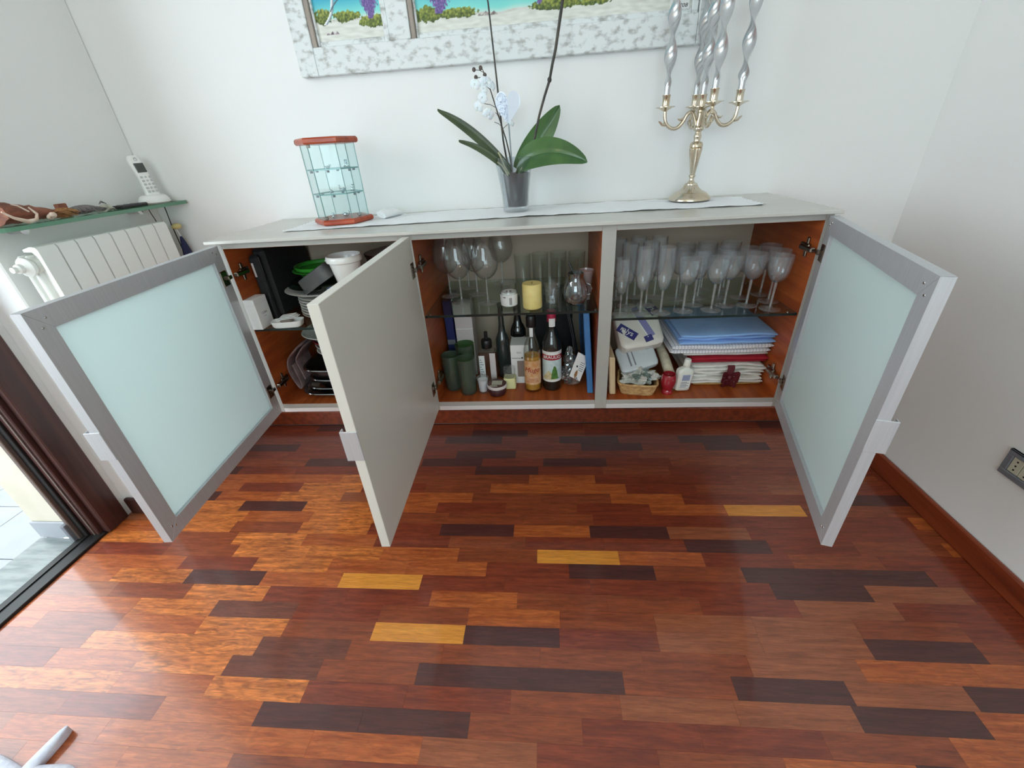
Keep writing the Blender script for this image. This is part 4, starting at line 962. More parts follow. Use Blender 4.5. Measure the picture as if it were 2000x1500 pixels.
t = thing('candle_tin_jar', (.831, .052, ZF), 'squat dark berry jar with labelled lid at the very front', 'jar')
MB().lathe([(0, 0), (.024, 0), (.030, .004), (.0335, .014), (.0325, .028), (.030, .033), (0, .033)], (.831, .052, ZF), 36).build('jar', 'jam', t)
MB().lathe([(.030, .0332), (.0355, .0332), (.0360, .036), (.0355, .0425), (.034, .044), (0, .0442)], (.831, .052, ZF), 40).build('lid', 'jamlid', t)
MB().lathe([(.0342, .0440), (.0366, .0415), (.0368, .036), (.0366, .0335)], (.831, .052, ZF), 40, cap0=False, cap1=False).build('lid_rim', 'boxw', t)
MB().box(.812, .850, .040, .070, ZF + .0443, ZF + .0452, b=.0003).build('lid_label', 'mod', t); MB().box(.806, .834, .027, .035, ZF + .0443, ZF + .0452, b=.0003).build('lid_label', 'mod', t)
M['wine'] = mat('dark_bottle_glass', (20, 24, 22), 0.08, coat=.5, spec=.7); M['winegr'] = mat('dark_grey_bottle_glass', (44, 52, 50), 0.1, coat=.5, spec=.7)
def bottle(name, x, y, r, h, sh, nr, m, label, capm, cap0, taper=.0):
    t = thing(name, (x, y, ZF), label, 'bottle')
    zs = sh; MB().lathe([(0, .003), (r * .7, .001), (r * .9, .0), (r, .004), (r, zs - .0), (r * .97, zs + .008), (r * .80, zs + .022), (r * .55, zs + .036), (nr * 1.15, zs + .052), (nr, zs + .066), (nr * .95, h - .012), (nr * 1.1, h - .010), (nr * 1.1, h - .002), (nr * .8, h), (0, h)], (x, y, ZF), 36).build('glass', m, t)
    if capm: MB().lathe([(nr * 1.05, cap0), (nr * 1.22, cap0 + .001), (nr * 1.22, h - .001), (nr * 1.12, h + .002), (0, h + .0025)], (x, y, ZF), 28).build('cap', capm, t)
    return t
bottle('dark_bottle', .846, .195, .0255, .300, .150, .0105, 'winegr', 'slim dark grey bottle with long neck behind the berry jar', None, 0)
M['sqwax'] = mat('pale_yellow_wax', (222, 218, 160), 0.6, sss=.1)
t = thing('square_candle', (.874, .102, ZF), 'pale yellow square candle in glass cup beside the slim dark bottle', 'candle')
MB().box(.851, .897, .080, .125, ZF, ZF + .044, b=.004).build('wax', 'sqwax', t)
MB().lathe([(.014, .0442), (.0205, .046), (.022, .075), (.021, .083), (.017, .086), (0, .087)], (.874, .102, ZF), 28).build('dome', 'glassfr', t)
t = thing('product_carton', (.903, .165, ZF), 'white carton with taupe window panel behind the amber bottle', 'box')
MB().box(.880, .948, .128, .205, ZF, .548, b=.001).build('carton', 'paper', t); MB().box(.903, .949, .1272, .1280, .418, .485, b=.0003).build('window', 'tan', t)
MB().box(.884, .922, .1274, .1280, .4955, .4968).build('print_line', 'black', t); MB().lathe([(.0032, -.0006), (.0032, .0002)], (0, 0, 0), 12, fn=lambda x, y, z: (.9225 + x, .1278 + z, .497 + y)).build('print_dot', 'black', t)
lettering(t, 'SOU', .009, lambda x, y, z: (.912 + x, .1277 - z, .518 + y), 'plate')
# tall dark bottle with pale collar and wine-red label
t = bottle('dark_label_bottle', .903, .252, .030, .303, .165, .012, 'wine', 'black bottle with red and white label behind the white carton', 'black', .24)
wrap('label', .903, .252, .0304, -1.2, 1.2, ZF + .085, ZF + .150, 'paper', t); wrap('label_band', .903, .252, .0307, -1.2, 1.2, ZF + .120, ZF + .146, 'base', t)
# amber bottle
M['ambl'] = mat('amber_liqueur', (206, 152, 62), 0.1, c2=(180, 120, 40), scale=30, coat=.6); M['redp'] = mat('dark_red_print', (150, 44, 40), 0.5); M['lblp'] = mat('pale_pink_label', (214, 178, 140), 0.5, c2=(200, 140, 84), scale=60)
t = thing('liqueur_bottle', (.962, .083, ZF), 'amber liqueur bottle with black cap and flowery label', 'bottle')
MB().lathe([(0, .002), (.028, .0), (.0312, .004), (.0315, .012), (.0312, .145), (.0305, .165), (.026, .185), (.018, .203), (.0135, .217), (.0125, .228), (.0125, .255), (.0115, .256), (.0115, .227), (.012, .216), (.016, .203), (.024, .185), (.0288, .164), (.0295, .145), (.0297, .010), (0, .007)], (.962, .083, ZF), 40).build('glass', 'glass', t)
MB().lathe([(0, .0075), (.0290, .0105), (.0290, .142), (0, .1425)], (.962, .083, ZF), 36).build('liqueur', 'ambl', t)
MB().lathe([(.0118, .250), (.0165, .250), (.0175, .253), (.0175, .284), (.015, .290), (0, .291)], (.962, .083, ZF), 28).build('cap', 'black', t)
wrap('label', .962, .083, .0319, -1.15, 1.15, ZF + .035, ZF + .130, 'lblp', t); wrap('neck_strip', .962, .083, .0129, -.5, .5, ZF + .215, ZF + .249, 'paper', t)
lettering(t, 'Mugo', .026, lambda x, y, z: CYL(.962, .083, .0322 + z, (x + y * .25) / .032, ZF + .094 + y), 'redp')
for k in range(3): wrap('label_line', .962, .083, .0322, -.7 + .1 * k, .75 - .1 * k, ZF + .046 + k * .006, ZF + .0475 + k * .006, 'redp', t, nu=8)
# tall dark liqueur bottle with a mountain label
M['sky'] = mat('label_sky_blue', (196, 214, 214), 0.5, c2=(150, 186, 190), scale=40, lo=.5, hi=.75); M['grn'] = mat('label_leaf_green', (86, 132, 56), 0.5, c2=(50, 92, 40), scale=60); M['redlab'] = mat('label_red', (156, 40, 48), 0.5); M['cream'] = mat('label_cream', (214, 206, 170), 0.5, c2=(170, 160, 110), scale=60)
t = thing('bitter_bottle', (1.032, .096, ZF), 'dark herbal liqueur bottle with red banner label and pink cap', 'bottle')
BX, BY, BR = 1.032, .096, .0345
MB().lathe([(0, .003), (.030, .0), (.0338, .004), (BR, .010), (BR, .165), (.0335, .178), (.029, .195), (.021, .212), (.0150, .226), (.0138, .240), (.0138, .268), (.0146, .270), (0, .270)], (BX, BY, ZF), 40).build('glass', 'wine', t)
M['pinkcap'] = mat('pink_foil_cap', (176, 36, 72), 0.35, .2)
MB().lathe([(.0142, .262), (.0160, .263), (.0162, .298), (.0150, .302), (0, .303)], (BX, BY, ZF), 28).build('cap', 'pinkcap', t)
wrap('cap_seal', BX, BY, .0166, -.55, .85, ZF + .246, ZF + .276, 'paper', t, label='white paper seal over the cap')
wrap('label', BX, BY, BR + .0004, -1.35, 1.35, ZF + .040, ZF + .160, 'paper', t)
wrap('label_sky', BX, BY, BR + .0007, -1.25, 1.25, ZF + .048, ZF + .128, 'sky', t)
wrap('label_banner', BX, BY, BR + .0008, -1.3, 1.3, ZF + .127, ZF + .147, 'redlab', t)
MB().grid(lambda u, v: CYL(BX, BY, BR + .0010, -.1 + .85 * u, ZF + .052 + (.050 * math.sin(PI * min(1, u * 1.15)) ** .7 + .01 * abs(noise.noise(Vector((u * 14, 2, 0))))) * v), 26, 1).build('label_leaves', 'grn', t)
MB().grid(lambda u, v: CYL(BX, BY, BR + .0009, -1.2 + 1.6 * u, ZF + .049 + (.034 * (1 - abs(2 * u - 1.1)) + .006 * noise.noise(Vector((u * 11, 5, 0))) + .004) * v), 26, 1).build('label_hills', 'cream', t)
lettering(t, 'BRAULIO', .0165, lambda x, y, z: CYL(BX, BY, BR + .0012 + z, x / BR, ZF + .1370 + y + .0022 * math.cos(x * 60)), 'paper')
# clear bag with printed card
M['film'] = thin_glass('crinkled_clear_film', (238, 240, 240), edge=.8, base=.16, rough=.08, milky=.12, power=1.1)
t = thing('plastic_bag', (1.115, .12, ZF), 'crinkled clear plastic bag with a white printed card, right of bottles', 'bag')
def crumple(mb, c, r, amp, sd, mi=0, zmin=None, seg=30, rings=20, fr=38):
    def f(x, y, z):
        p = Vector((x, y, z)); d = p - Vector(c); n1 = noise.noise(p * fr + Vector((sd, 0, sd))); n2 = abs(noise.noise(p * fr * 2.2 + Vector((0, sd, 0))))
        q = Vector(c) + d * (1 + amp * n1 - amp * .8 * n2)
        if zmin is not None and q.z < zmin: q.z = zmin + .0003
        return tuple(q)
    return mb.sphere(c, r, seg, rings, mi, f, smooth=False)
mb = MB(); crumple(mb, (1.102, .122, ZF + .048), (.042, .046, .048), .5, 4, zmin=ZF + .0004); crumple(mb, (1.100, .135, ZF + .10), (.022, .026, .042), .5, 9, zmin=ZF)
mb.build('film', 'film', t)
cfn = lambda x, y, z: (1.084 + x * .8 + z * .35, .068 + x * .10 + z * .12 + y, ZF + .03 + z - x * .55)
cb_ = MB().box(0, .048, 0, .0008, .028, .118, b=.0003, fn=cfn).build('card', 'paper', t)
MB().lathe([(.0035, -.0008), (.0035, .0004)], (0, 0, 0), 14, fn=lambda x, y, z: cfn(.016 + x, z - .0002, .072 + y)).build('print_dot', 'black', cb_)
for k in range(5): MB().box(.024, .042, -.0006, .0002, .062 + k * .007, .064 + k * .007, fn=cfn).build('print_line', 'plate', cb_)
MB().lathe([(.001, 0), (.006, .012), (.005, .024), (.001, .034)], (0, 0, 0), 10, fn=lambda x, y, z: cfn(.022 + x, y * .1 - .0006, .030 + z * .9)).build('print_picture', 'straw', cb_)
M['bluep'] = mat('blue_plastic', (66, 128, 186), 0.3, c2=(58, 112, 172), scale=8)
t = thing('blue_tray', (1.160, .20, ZF), 'blue plastic tray standing on edge against the right partition', 'tray')
def trayf(x, y, z): return (x - .02 * (z - ZF) / .30 + .0, y + .04 * (z - ZF) / .3, z)
MB().box(1.163, 1.1695, .05, .36, ZF, ZF + .290, b=.003, fn=trayf).build('tray_bottom', 'bluep', t)
for a in ((.045, .052), (.358, .365)): MB().box(1.158, 1.179, a[0], a[1], ZF, ZF + .290, b=.002, fn=trayf).build('tray_rim', 'bluep', t)
t = thing('black_serving_board', (1.13, .25, ZF), 'flat black board leaning upright behind the plastic bag', 'board')
def bdf(x, y, z): return (x - .060 * (z - ZF) / .31, y + .02 * (z - ZF) / .31, z)
MB().box(1.140, 1.151, .185, .33, ZF, ZF + .300, b=.003, fn=bdf).build('board', 'black', t)
MB().box(1.1385, 1.1400, .20, .21, ZF + .06, ZF + .25, fn=bdf).build('inlay_line', 'plate', t)
t = thing('black_folder', (1.02, .34, ZF), 'wide black case standing against the back panel behind bottles', 'case')
MB().box(.945, 1.12, .36, .405, ZF, ZF + .300, b=.008).build('shell', 'blackfab', t); MB().box(1.00, 1.06, .352, .3595, ZF + .272, ZF + .288, b=.003).build('handle', 'black', t)

# ---------------------------------------------------------------- right unit, shelf of stemware
FL = [(.0045, .074), (.012, .080), (.0185, .092), (.0230, .115), (.0255, .145), (.0262, .175), (.0258, .205)]
fl0 = glass_proto(FL, [(.0033, .02), (.003, .05), (.004, .07)], .0310, 'champagne_flute', 'tall champagne flute, second from left at front of right shelf', 'glass', 'champagne flutes on the right shelf', 'glassfr', (1.316, .040, ZR))
for x, y, lb, s in ((1.253, .043, 'slimmest champagne flute, at the front beside the grey partition', (.88, .88, .86)), (1.380, .040, 'tall champagne flute, third from left at front of right shelf', None), (1.285, .115, 'champagne flute in second row behind the first two flutes', None),
                    (1.350, .120, 'champagne flute in second row behind the third flute', None), (1.262, .20, 'champagne flute in third row by the grey partition', None), (1.328, .21, 'champagne flute in third row between the other rear flutes', None), (1.395, .20, 'champagne flute in third row next to the wine glasses', None)):
    dup(fl0, Vector((x, y, ZR)) - Vector((1.316, .040, ZR)), lb, sc=s)
WG = [(.0045, .085), (.0125, .088), (.0210, .096), (.0275, .109), (.0302, .125), (.0320, .145), (.0326, .165)]
wg0 = glass_proto(WG, [(.0036, .02), (.0036, .05), (.0046, .08)], .0312, 'crystal_wine_glass', 'engraved wine glass at front, first one right of the flutes', 'wine glass', 'engraved wine glasses on the right shelf', 'glassfr', (1.453, .051, ZR))
for x, y, lb, s in ((1.540, .051, 'engraved wine glass at front, second right of the flutes', None), (1.500, .105, 'engraved wine glass in second row between first and second front ones', None), (1.594, .090, 'engraved wine glass just behind the second front one', None),
                    (1.660, .084, 'engraved wine glass in front row, second from the right panel', None), (1.716, .045, 'engraved wine glass at front nearest the frosted right door', None), (1.742, .115, 'engraved wine glass behind the front one nearest right door', None),
                    (1.748, .190, 'engraved wine glass in third row touching the right side panel', None), (1.672, .165, 'engraved wine glass in third row, second from the right panel', None), (1.605, .175, 'engraved wine glass in third row near the middle of the shelf', None),
                    (1.535, .175, 'engraved wine glass in third row behind the second front one', None), (1.462, .172, 'engraved wine glass in third row next to rear flutes', None), (1.50, .26, 'engraved wine glass in the rear row at left', None),
                    (1.575, .265, 'engraved wine glass in the rear row, middle', None), (1.65, .26, 'engraved wine glass in the rear row at right', None)):
    dup(wg0, Vector((x, y, ZR)) - Vector((1.453, .051, ZR)), lb, sc=s)
# ---------------------------------------------------------------- right unit, floor
M['board'] = mat('pale_beech', (222, 198, 160), 0.6, c2=(206, 178, 136), scale=4, stretch=(60, 2, 2))
t = thing('chopping_board', (1.246, .17, ZF), 'pale beech chopping board standing on edge by the grey partition', 'board')
MB().box(1.2355, 1.2565, .034, .30, ZF, ZF + .146, b=.003, fn=lambda x, y, z: (x - .010 * (z - ZF) / .146, y, z)).build('board', 'board', t)
M['wicker'] = mat('wicker_straw', (206, 170, 116), 0.7, c2=(168, 126, 76), scale=60, stretch=(1, 1, 1.5), bump=.4)
bk = thing('wicker_basket', (1.338, .075, ZF), 'small rectangular wicker basket at front holding a crumpled bag', 'basket')
def bq(u, z, inset=0):
    k = (z - ZF) / .046; hx = .054 + .014 * k - inset; hy = .052 + .012 * k - inset; q = 2 * PI * u
    c, s = math.cos(q), math.sin(q); e = .35; x = 1.338 + hx * math.copysign(abs(c) ** e, c); y = .075 + hy * math.copysign(abs(s) ** e, s); a = -.16
    dx, dy = x - 1.338, y - .075; return (1.338 + dx * math.cos(a) - dy * math.sin(a), .080 + dx * math.sin(a) + dy * math.cos(a), z)
for i in range(9):
    z = ZF + .003 + i * .005
    pts = [Vector(bq(j / 64, z)) for j in range(65)]
    for j in range(65): 
        n_ = Vector((pts[j].x - 1.338, pts[j].y - .08, 0)).normalized(); pts[j] = pts[j] + n_ * (.0009 * (1 if (j + i) % 2 else -1))
    MB().tube([tuple(p) for p in pts], .0030 if i < 8 else .0042, 6).build('wicker_strand', 'wicker', bk)
mb = MB(); n = 40; mb.add([bq(j / n, ZF + .0012) for j in range(n)], [list(range(n))]); mb.add([bq(j / n, ZF + .004) for j in range(n)], [list(range(n))]); mb.build('basket_bottom', 'wicker', bk)
M['bagg'] = mat('greyish_plastic_bag', (170, 172, 164), 0.25, c2=(206, 206, 198), scale=45, coat=.4); M['bagdk'] = mat('dark_grey_green_bag', (104, 118, 112), 0.3, coat=.4)
t = thing('crumpled_bag', (1.338, .08, ZF + .05), 'crumpled translucent grey bag stuffed in the wicker basket', 'bag')
mb = MB(); crumple(mb, (1.338, .082, ZF + .050), (.060, .055, .034), .75, 5, zmin=ZF + .006, seg=44, rings=26, fr=40); mb.build('film', 'bagg', t)
mb = MB(); crumple(mb, (1.350, .060, ZF + .058), (.034, .030, .020), .7, 2, seg=30, rings=18, fr=60); mb.build('dark_fold', 'bagdk', t)
M['pack'] = mat('grey_film_pack', (176, 182, 186), 0.3, c2=(190, 196, 200), scale=12, coat=.3)
def soft(name, m, parent, fn, sx, sy, sz, sd, amp=.03, e=.30, seg=36, rings=18, label=None):
    def f(x, y, z):
        q = Vector((x, y, z)); 
        k = 1 + amp * noise.noise(q * 4 + Vector((sd, sd, 0))) + amp * .5 * noise.noise(q * 9)
        g = lambda w: math.copysign(abs(w) ** e, w)
        return fn(g(x) * sx * k, g(y) * sy * k, g(z) * sz * k)
    return MB().sphere((0, 0, 0), 1.0, seg, rings, 0, f).build(name, m, parent, label=label)
def frame_fn(c, ex, ey):
    ex = Vector(ex).normalized(); ey = Vector(ey); ey = (ey - ex * ey.dot(ex)).normalized(); ez = ex.cross(ey); c = Vector(c)
    return lambda x, y, z: tuple(c + ex * x + ey * y + ez * z)
t = thing('grey_napkin_pack', (1.325, .12, ZF + .09), 'grey film wrapped pack lying slanted on the crumpled bag', 'packet')
F1 = frame_fn((1.332, .105, ZF + .112), (1, .08, .26), (-.12, .75, .60)); soft('film', 'pack', t, F1, .066, .052, .0145, 3)
for a in ((-.030, -.0245), (-.014, -.010)): MB().box(a[0], a[1], -.035, .020,   .0146, .0158, fn=F1).build('print_stripe', 'plate', t)
MB().box(.038, .048, .012, .036,   .0146, .0158, fn=F1).build('print_mark', 'plate', t)
M['packw'] = mat('white_print_film', (222, 216, 206), 0.35, c2=(212, 206, 196), scale=8, coat=.2); M['indigo'] = mat('indigo_print', (48, 46, 110), 0.4); M['lilac'] = mat('lilac_stripe', (132, 130, 176), 0.4)
t = thing('paper_napkin_pack', (1.335, .17, ZF + .19), 'white pack with indigo lettering jammed under the glass shelf', 'packet')
F2 = frame_fn((1.338, .165, ZF + .196), (.95, .10, .12), (-.10, .72, .66)); soft('film', 'packw', t, F2, .078, .082, .034, 8, amp=.035)
def on2(x, y, z): 
    return F2(x, y, .0352 + z - .35 * max(0, abs(x) - .05) ** 1.0 * .4 - .10 * max(0, abs(y) - .06))
def strip2(pts, m, nm, dz=0.0006):
    n = len(pts); MB().add([on2(x, y, dz) for x, y in pts] + [on2(x, y, dz - .0012) for x, y in pts], [list(range(n)), [n + i for i in range(n)][::-1]] + [[i, (i + 1) % n, n + (i + 1) % n, n + i] for i in range(n)]).build(nm, m, t)
def rotp(c, w, h, a): return [(c[0] + x * math.cos(a) - y * math.sin(a), c[1] + x * math.sin(a) + y * math.cos(a)) for x, y in ((-w, -h), (w, -h), (w, h), (-w, h))]
strip2(rotp((-.044, -.020), .036, .0155, -.80), 'indigo', 'print_label'); strip2(rotp((.060, .052), .024, .018, -1.1), 'indigo', 'print_label')
strip2(rotp((.018, .008), .011, .062, .30), 'lilac', 'print_stripe'); strip2(rotp((.003, .006), .0025, .062, .30), 'paper', 'print_stripe', .0009)
strip2(rotp((.022, -.058), .014, .011, .2), 'indigo', 'print_stripe', .0011)
def tx2(cx, cy, a): return lambda x, y, z: on2(cx + x * math.cos(a) - y * math.sin(a), cy + x * math.sin(a) + y * math.cos(a), .0012 + z)
lettering(t, 'ralys', .0270, tx2(-.044, -.018, -.80), 'paper'); lettering(t, 'ys', .0270, tx2(.060, .054, -1.1), 'paper')
M['creamcl'] = mat('cream_cotton', (216, 206, 184), 0.9, c2=(198, 186, 160), scale=60, bump=.3)
t = thing('rolled_cream_cloth', (1.447, .12, ZF), 'rolled cream cloth with fringed end between packs and tea towels', 'cloth')
mb = MB(); mb.tube([(1.438, .21, ZF + .105), (1.443, .15, ZF + .088), (1.450, .10, ZF + .058), (1.463, .075, ZF + .030)], [.016, .0175, .018, .016], 14)
mb.build('roll', 'creamcl', t)
mb = MB()
for i in range(22):
    a = 2 * PI * i / 22; x, z = 1.463 + .014 * math.cos(a), ZF + .030 + .012 * math.sin(a)
    mb.tube([(x, .078, z), (x + .004, .066, z - .006), (x + .007, .060, max(z - .016, ZF + .002))], .0013, 4)
mb.build('fringe', 'creamcl', t)
M['redg'] = mat('red_glass', (158, 26, 42), 0.1, coat=.6, spec=.7); M['pinkhl'] = mat('pink_wax', (226, 108, 118), 0.5)
t = thing('red_goblet_candle', (1.437, .044, ZF), 'short red glass goblet candle beside white plastic bottle', 'candle')
MB().lathe([(0, 0), (.019, 0), (.020, .004), (.0185, .010), (.0165, .015), (.0185, .020), (.024, .033), (.0262, .050), (.0245, .066), (.0215, .075), (.0200, .075), (.0225, .062), (0, .058)], (1.437, .044, ZF), 36).build('goblet', 'redg', t)
MB().lathe([(0, .0585), (.0205, .0605), (0, .066)], (1.437, .044, ZF), 24).build('wax', 'redp', t)
M['wplast'] = mat('white_milky_plastic', (232, 232, 222), 0.3)
t = thing('white_lotion_bottle', (1.488, .060, ZF), 'flat white plastic bottle with small cap in front of tea towels', 'bottle')
BF = frame_fn((1.488, .060, ZF), (1, .22, -.10), (-.2, 1, 0))
def bb(x, y, z): return BF(x, y, z)
R = []
for z, w_, d_ in ((.001, .024, .013), (.004, .0265, .0155), (.030, .0278, .0162), (.066, .0295, .0165), (.076, .0290, .0160), (.0825, .024, .014), (.0865, .014, .0115), (.088, .0102, .010), (.094, .0100, .0100)):
    R.append([bb(w_ * math.copysign(abs(math.cos(q)) ** .45, math.cos(q)), d_ * math.copysign(abs(math.sin(q)) ** .6, math.sin(q)), z + .003) for q in [2 * PI * j / 32 for j in range(32)]])
MB().loft(R).build('body', 'wplast', t)
MB().lathe([(.0112, .095), (.0118, .097), (.0112, .116), (.0095, .119), (0, .1195)], (0, 0, 0), 24, fn=lambda x, y, z: bb(x, y, z + .003)).build('cap', 'wplast', t)
M['blprint'] = mat('blue_grey_print', (150, 160, 186), 0.5)
MB().box(-.019, .019, -.0175, -.0166, .016, .070, b=.0003, fn=bb).build('label', 'paper', t); MB().box(-.015, .013, -.0180, -.0174, .046, .068, b=.0002, fn=bb).build('label_panel', 'blprint', t)
for k in range(5): MB().box(-.016, .006 + .008 * (k % 2), -.0180, -.0174, .020 + k * .0048, .0218 + k * .0048, fn=bb).build('print_line', 'plate', t)
# folded linen stack
def folds(name, x0, x1, y0, y1, z0, z1, n, m, label, cat, sd, wav=.004, mi2=None, skew=0.0, group=None):
    t = thing(name, ((x0 + x1) / 2, (y0 + y1) / 2, z0), label, cat, group); h = (z1 - z0) / n; rr = random.Random(sd)
    for i in range(n):
        mb = MB(); e0, e1, ey = rr.uniform(-.006, .006), rr.uniform(-.008, .008), rr.uniform(-.006, .006); zc = z0 + (i + .5) * h; R = []
        ph = rr.uniform(0, 6)
        for j in range(25):
            u = j / 24; x = x0 + e0 + (x1 + e1 - x0 - e0) * u; w_ = wav * math.sin(u * 7 + sd) * (i + .5) / n + wav * .6 * math.sin(u * 15 + ph) * (1 if 0 < i < n - 1 else .4)
            ed = min(1, min(u, 1 - u) / .03 + .25); ring = []
            for k in range(18):
                q = 2 * PI * k / 18; c, s = math.cos(q), math.sin(q)
                yy = (y0 + y1) / 2 + ey + ((y1 - y0) / 2) * math.copysign(abs(c) ** .22, c) + skew * (u - .5)
                zz = zc + .52 * h * ed * math.copysign(abs(s) ** .55, s) + w_ * (.3 + .7 * max(0, -c)) * .8
                ring.append((x, yy, max(zz, z0 + .0004) if i == 0 else zz))
            R.append(ring)
        mb.loft(R); mb.build('fold', m, t)
    return t
M['ochre'] = mat('ochre_cloth', (200, 160, 96), 0.85, c2=(186, 146, 84), scale=40); M['wlin'] = mat('white_cotton', (236, 233, 226), 0.9, c2=(222, 220, 214), scale=30, bump=.3, bscale=300)
M['redcl'] = mat('red_cotton', (172, 24, 44), 0.85, c2=(156, 18, 38), scale=30); M['bluecl'] = mat('light_blue_cotton', (148, 188, 240), 0.85, c2=(138, 176, 232), scale=14, bump=.3, bscale=500, sheen=.2)
M['ribbon'] = mat('dark_red_ribbon', (92, 18, 28), 0.6)
def check_mat():
    m, N, L, b = nt('checked_white_cotton'); tc = N.new('ShaderNodeTexCoord'); b.inputs['Roughness'].default_value = .9
    sp = N.new('ShaderNodeSeparateXYZ'); L.new(tc.outputs['Object'], sp.inputs[0]); outs = []
    for ax, off in (('X', 0), ('Y', 1)):
        mu = N.new('ShaderNodeMath'); mu.operation = 'MULTIPLY'; mu.inputs[1].default_value = 95.0; L.new(sp.outputs[ax], mu.inputs[0])
        if ax == 'Y':
            m2 = N.new('ShaderNodeMath'); m2.operation = 'MULTIPLY_ADD'; m2.inputs[1].default_value = 95.0; L.new(sp.outputs['Z'], m2.inputs[0]); L.new(mu.outputs[0], m2.inputs[2]); mu = m2
        fr = N.new('ShaderNodeMath'); fr.operation = 'FRACT'; L.new(mu.outputs[0], fr.inputs[0])
        lt_ = N.new('ShaderNodeMath'); lt_.operation = 'LESS_THAN'; lt_.inputs[1].default_value = .16; L.new(fr.outputs[0], lt_.inputs[0]); outs.append(lt_)
    mx = N.new('ShaderNodeMath'); mx.operation = 'MAXIMUM'; L.new(outs[0].outputs[0], mx.inputs[0]); L.new(outs[1].outputs[0], mx.inputs[1])
    cm = N.new('ShaderNodeMix'); cm.data_type = 'RGBA'; cm.inputs['A'].default_value = lin((240, 238, 238)); cm.inputs['B'].default_value = lin((168, 168, 190)); L.new(mx.outputs[0], cm.inputs['Factor']); L.new(cm.outputs['Result'], b.inputs['Base Color'])
    return m
M['check'] = check_mat()
folds('ochre_cloth', 1.535, 1.765, .095, .36, ZF, ZF + .009, 1, 'ochre', 'ochre cloth lying flat under the bundle of white linen', 'cloth', 2, wav=.001)
lb = folds('linen_bundle', 1.525, 1.775, .085, .37, ZF + .0095, ZF + .084, 6, 'wlin', 'folded white linen tied with a dark red bow', 'linen', 3, wav=.005)
folds('red_cloth', 1.520, 1.772, .092, .37, ZF + .0865, ZF + .112, 2, 'redcl', 'folded red cloth between the white linen and checked towel', 'cloth', 5, wav=.002)
folds('cream_cloth', 1.490, 1.772, .098, .37, ZF + .1135, ZF + .124, 1, 'wlin', 'thin cream folded cloth directly above the red cloth', 'cloth', 6, wav=.002)
folds('checked_towel', 1.445, 1.782, .085, .37, ZF + .125, ZF + .163, 2, 'check', 'thick white towel with fine grey check under the blue cloth', 'towel', 7, wav=.003)
folds('blue_cloth', 1.468, 1.782, .080, .37, ZF + .165, ZF + .205, 3, 'bluecl', 'light blue folded cloth on top of the linen stack', 'cloth', 9, wav=.004)
bw = thing('ribbon_bow', (1.652, .08, ZF + .04), 'dark red ribbon bow tied round the white linen bundle', 'ribbon')
MB().grid(lambda u, v: (1.640 + .024 * v + .003 * math.sin(u * 9), .076 - .006 * math.sin(u * PI), ZF + .004 + .082 * u), 14, 4, thick=(0, -.0010, 0)).build('band', 'ribbon', bw)
for s, zc in ((-1, .046), (1, .046), (-1, .03), (1, .028)):
    MB().grid(lambda u, v: (1.652 + s * .029 * math.sin(PI * u * .95) * (.8 if zc < .04 else 1), .070 - .012 * math.sin(PI * u) - .004 * (v - .5), ZF + zc + (.012 if zc > .04 else -.012) * math.sin(2 * PI * u) + .022 * (v - .5) * (.3 + math.sin(PI * u))), 18, 5, thick=(0, -.0009, 0)).build('loop', 'ribbon', bw)
for s in (-1, 1): MB().grid(lambda u, v: (1.652 + s * (.006 + .010 * u) + .012 * (v - .5), .069 - .003 * math.sin(u * 5), ZF + .040 - .037 * u), 10, 3, thick=(0, -.0009, 0)).build('tail', 'ribbon', bw)
MB().sphere((1.652, .066, ZF + .042), (.009, .007, .010), 12, 8).build('knot', 'ribbon', bw)

# ---------------------------------------------------------------- left unit
t = thing('white_gift_box', (.075, .04, ZR), 'small white cardboard box at front of the left glass shelf', 'box')
WB = frame_fn((.036, .030, ZR), (0, 1, 0), (-1, 0, 0))
MB().box(-.034, .036, -.0205, .0155, 0, .103, b=.0012, fn=WB).build('carton', 'paper', t)
MB().box(-.0342, .0362, -.0207, .0157, .084, .0845, fn=WB).build('lid_seam', 'boxw', t)
M['greypr'] = mat('grey_print', (150, 148, 156), 0.6)
lettering(t, 'CUBA', .011, lambda x, y, z: WB(x + .002, -.0208 - z, y + .050), 'greypr'); MB().box(-.005, .008, -.0211, -.0204, .038, .0392, fn=WB).build('print_line', 'greypr', t)
t = thing('blister_pack', (.13, .025, ZR), 'white plastic blister tray with papers beside the white box', 'packet')
PB = frame_fn((.132, .026, ZR), (1, .10, 0), (-.10, 1, 0))
R = []
for z, k in ((0, .86), (.004, .94), (.018, 1.0), (.0205, 1.03), (.0215, 1.03), (.020, .96), (.006, .88)):
    R.append([PB(.052 * k * math.copysign(abs(math.cos(q)) ** .5, math.cos(q)), .024 * k * math.copysign(abs(math.sin(q)) ** .5, math.sin(q)), z + .0003) for q in [2 * PI * j / 32 for j in range(32)]])
MB().loft(R).build('tray', 'white', t)
MB().box(-.020, .014, -.012, .014, .010, .026, b=.003, fn=PB).build('brown_insert', 'tan', t); 
for k in range(3): MB().box(-.030 + .006 * k, .040 - .005 * k, -.012 + .004 * k, .020, .027 + .004 * k, .0285 + .004 * k, fn=lambda x, y, z: PB(x, y, z + .09 * x)).build('paper_sheet', 'paper', t)
t = thing('black_laptop_case', (.045, .24, ZR), 'large black fabric case standing against the left side panel', 'case')
CB = lambda x, y, z: (x + .10 * (.955 - z) * .35, y, z)
MB().box(.0225, .060, .088, .112, ZR, .915, b=.008).build('front_pocket', 'blackfab', t); MB().box(.0225, .066, .1125, .395, ZR, .935, b=.012).build('shell', 'blackfab', t)
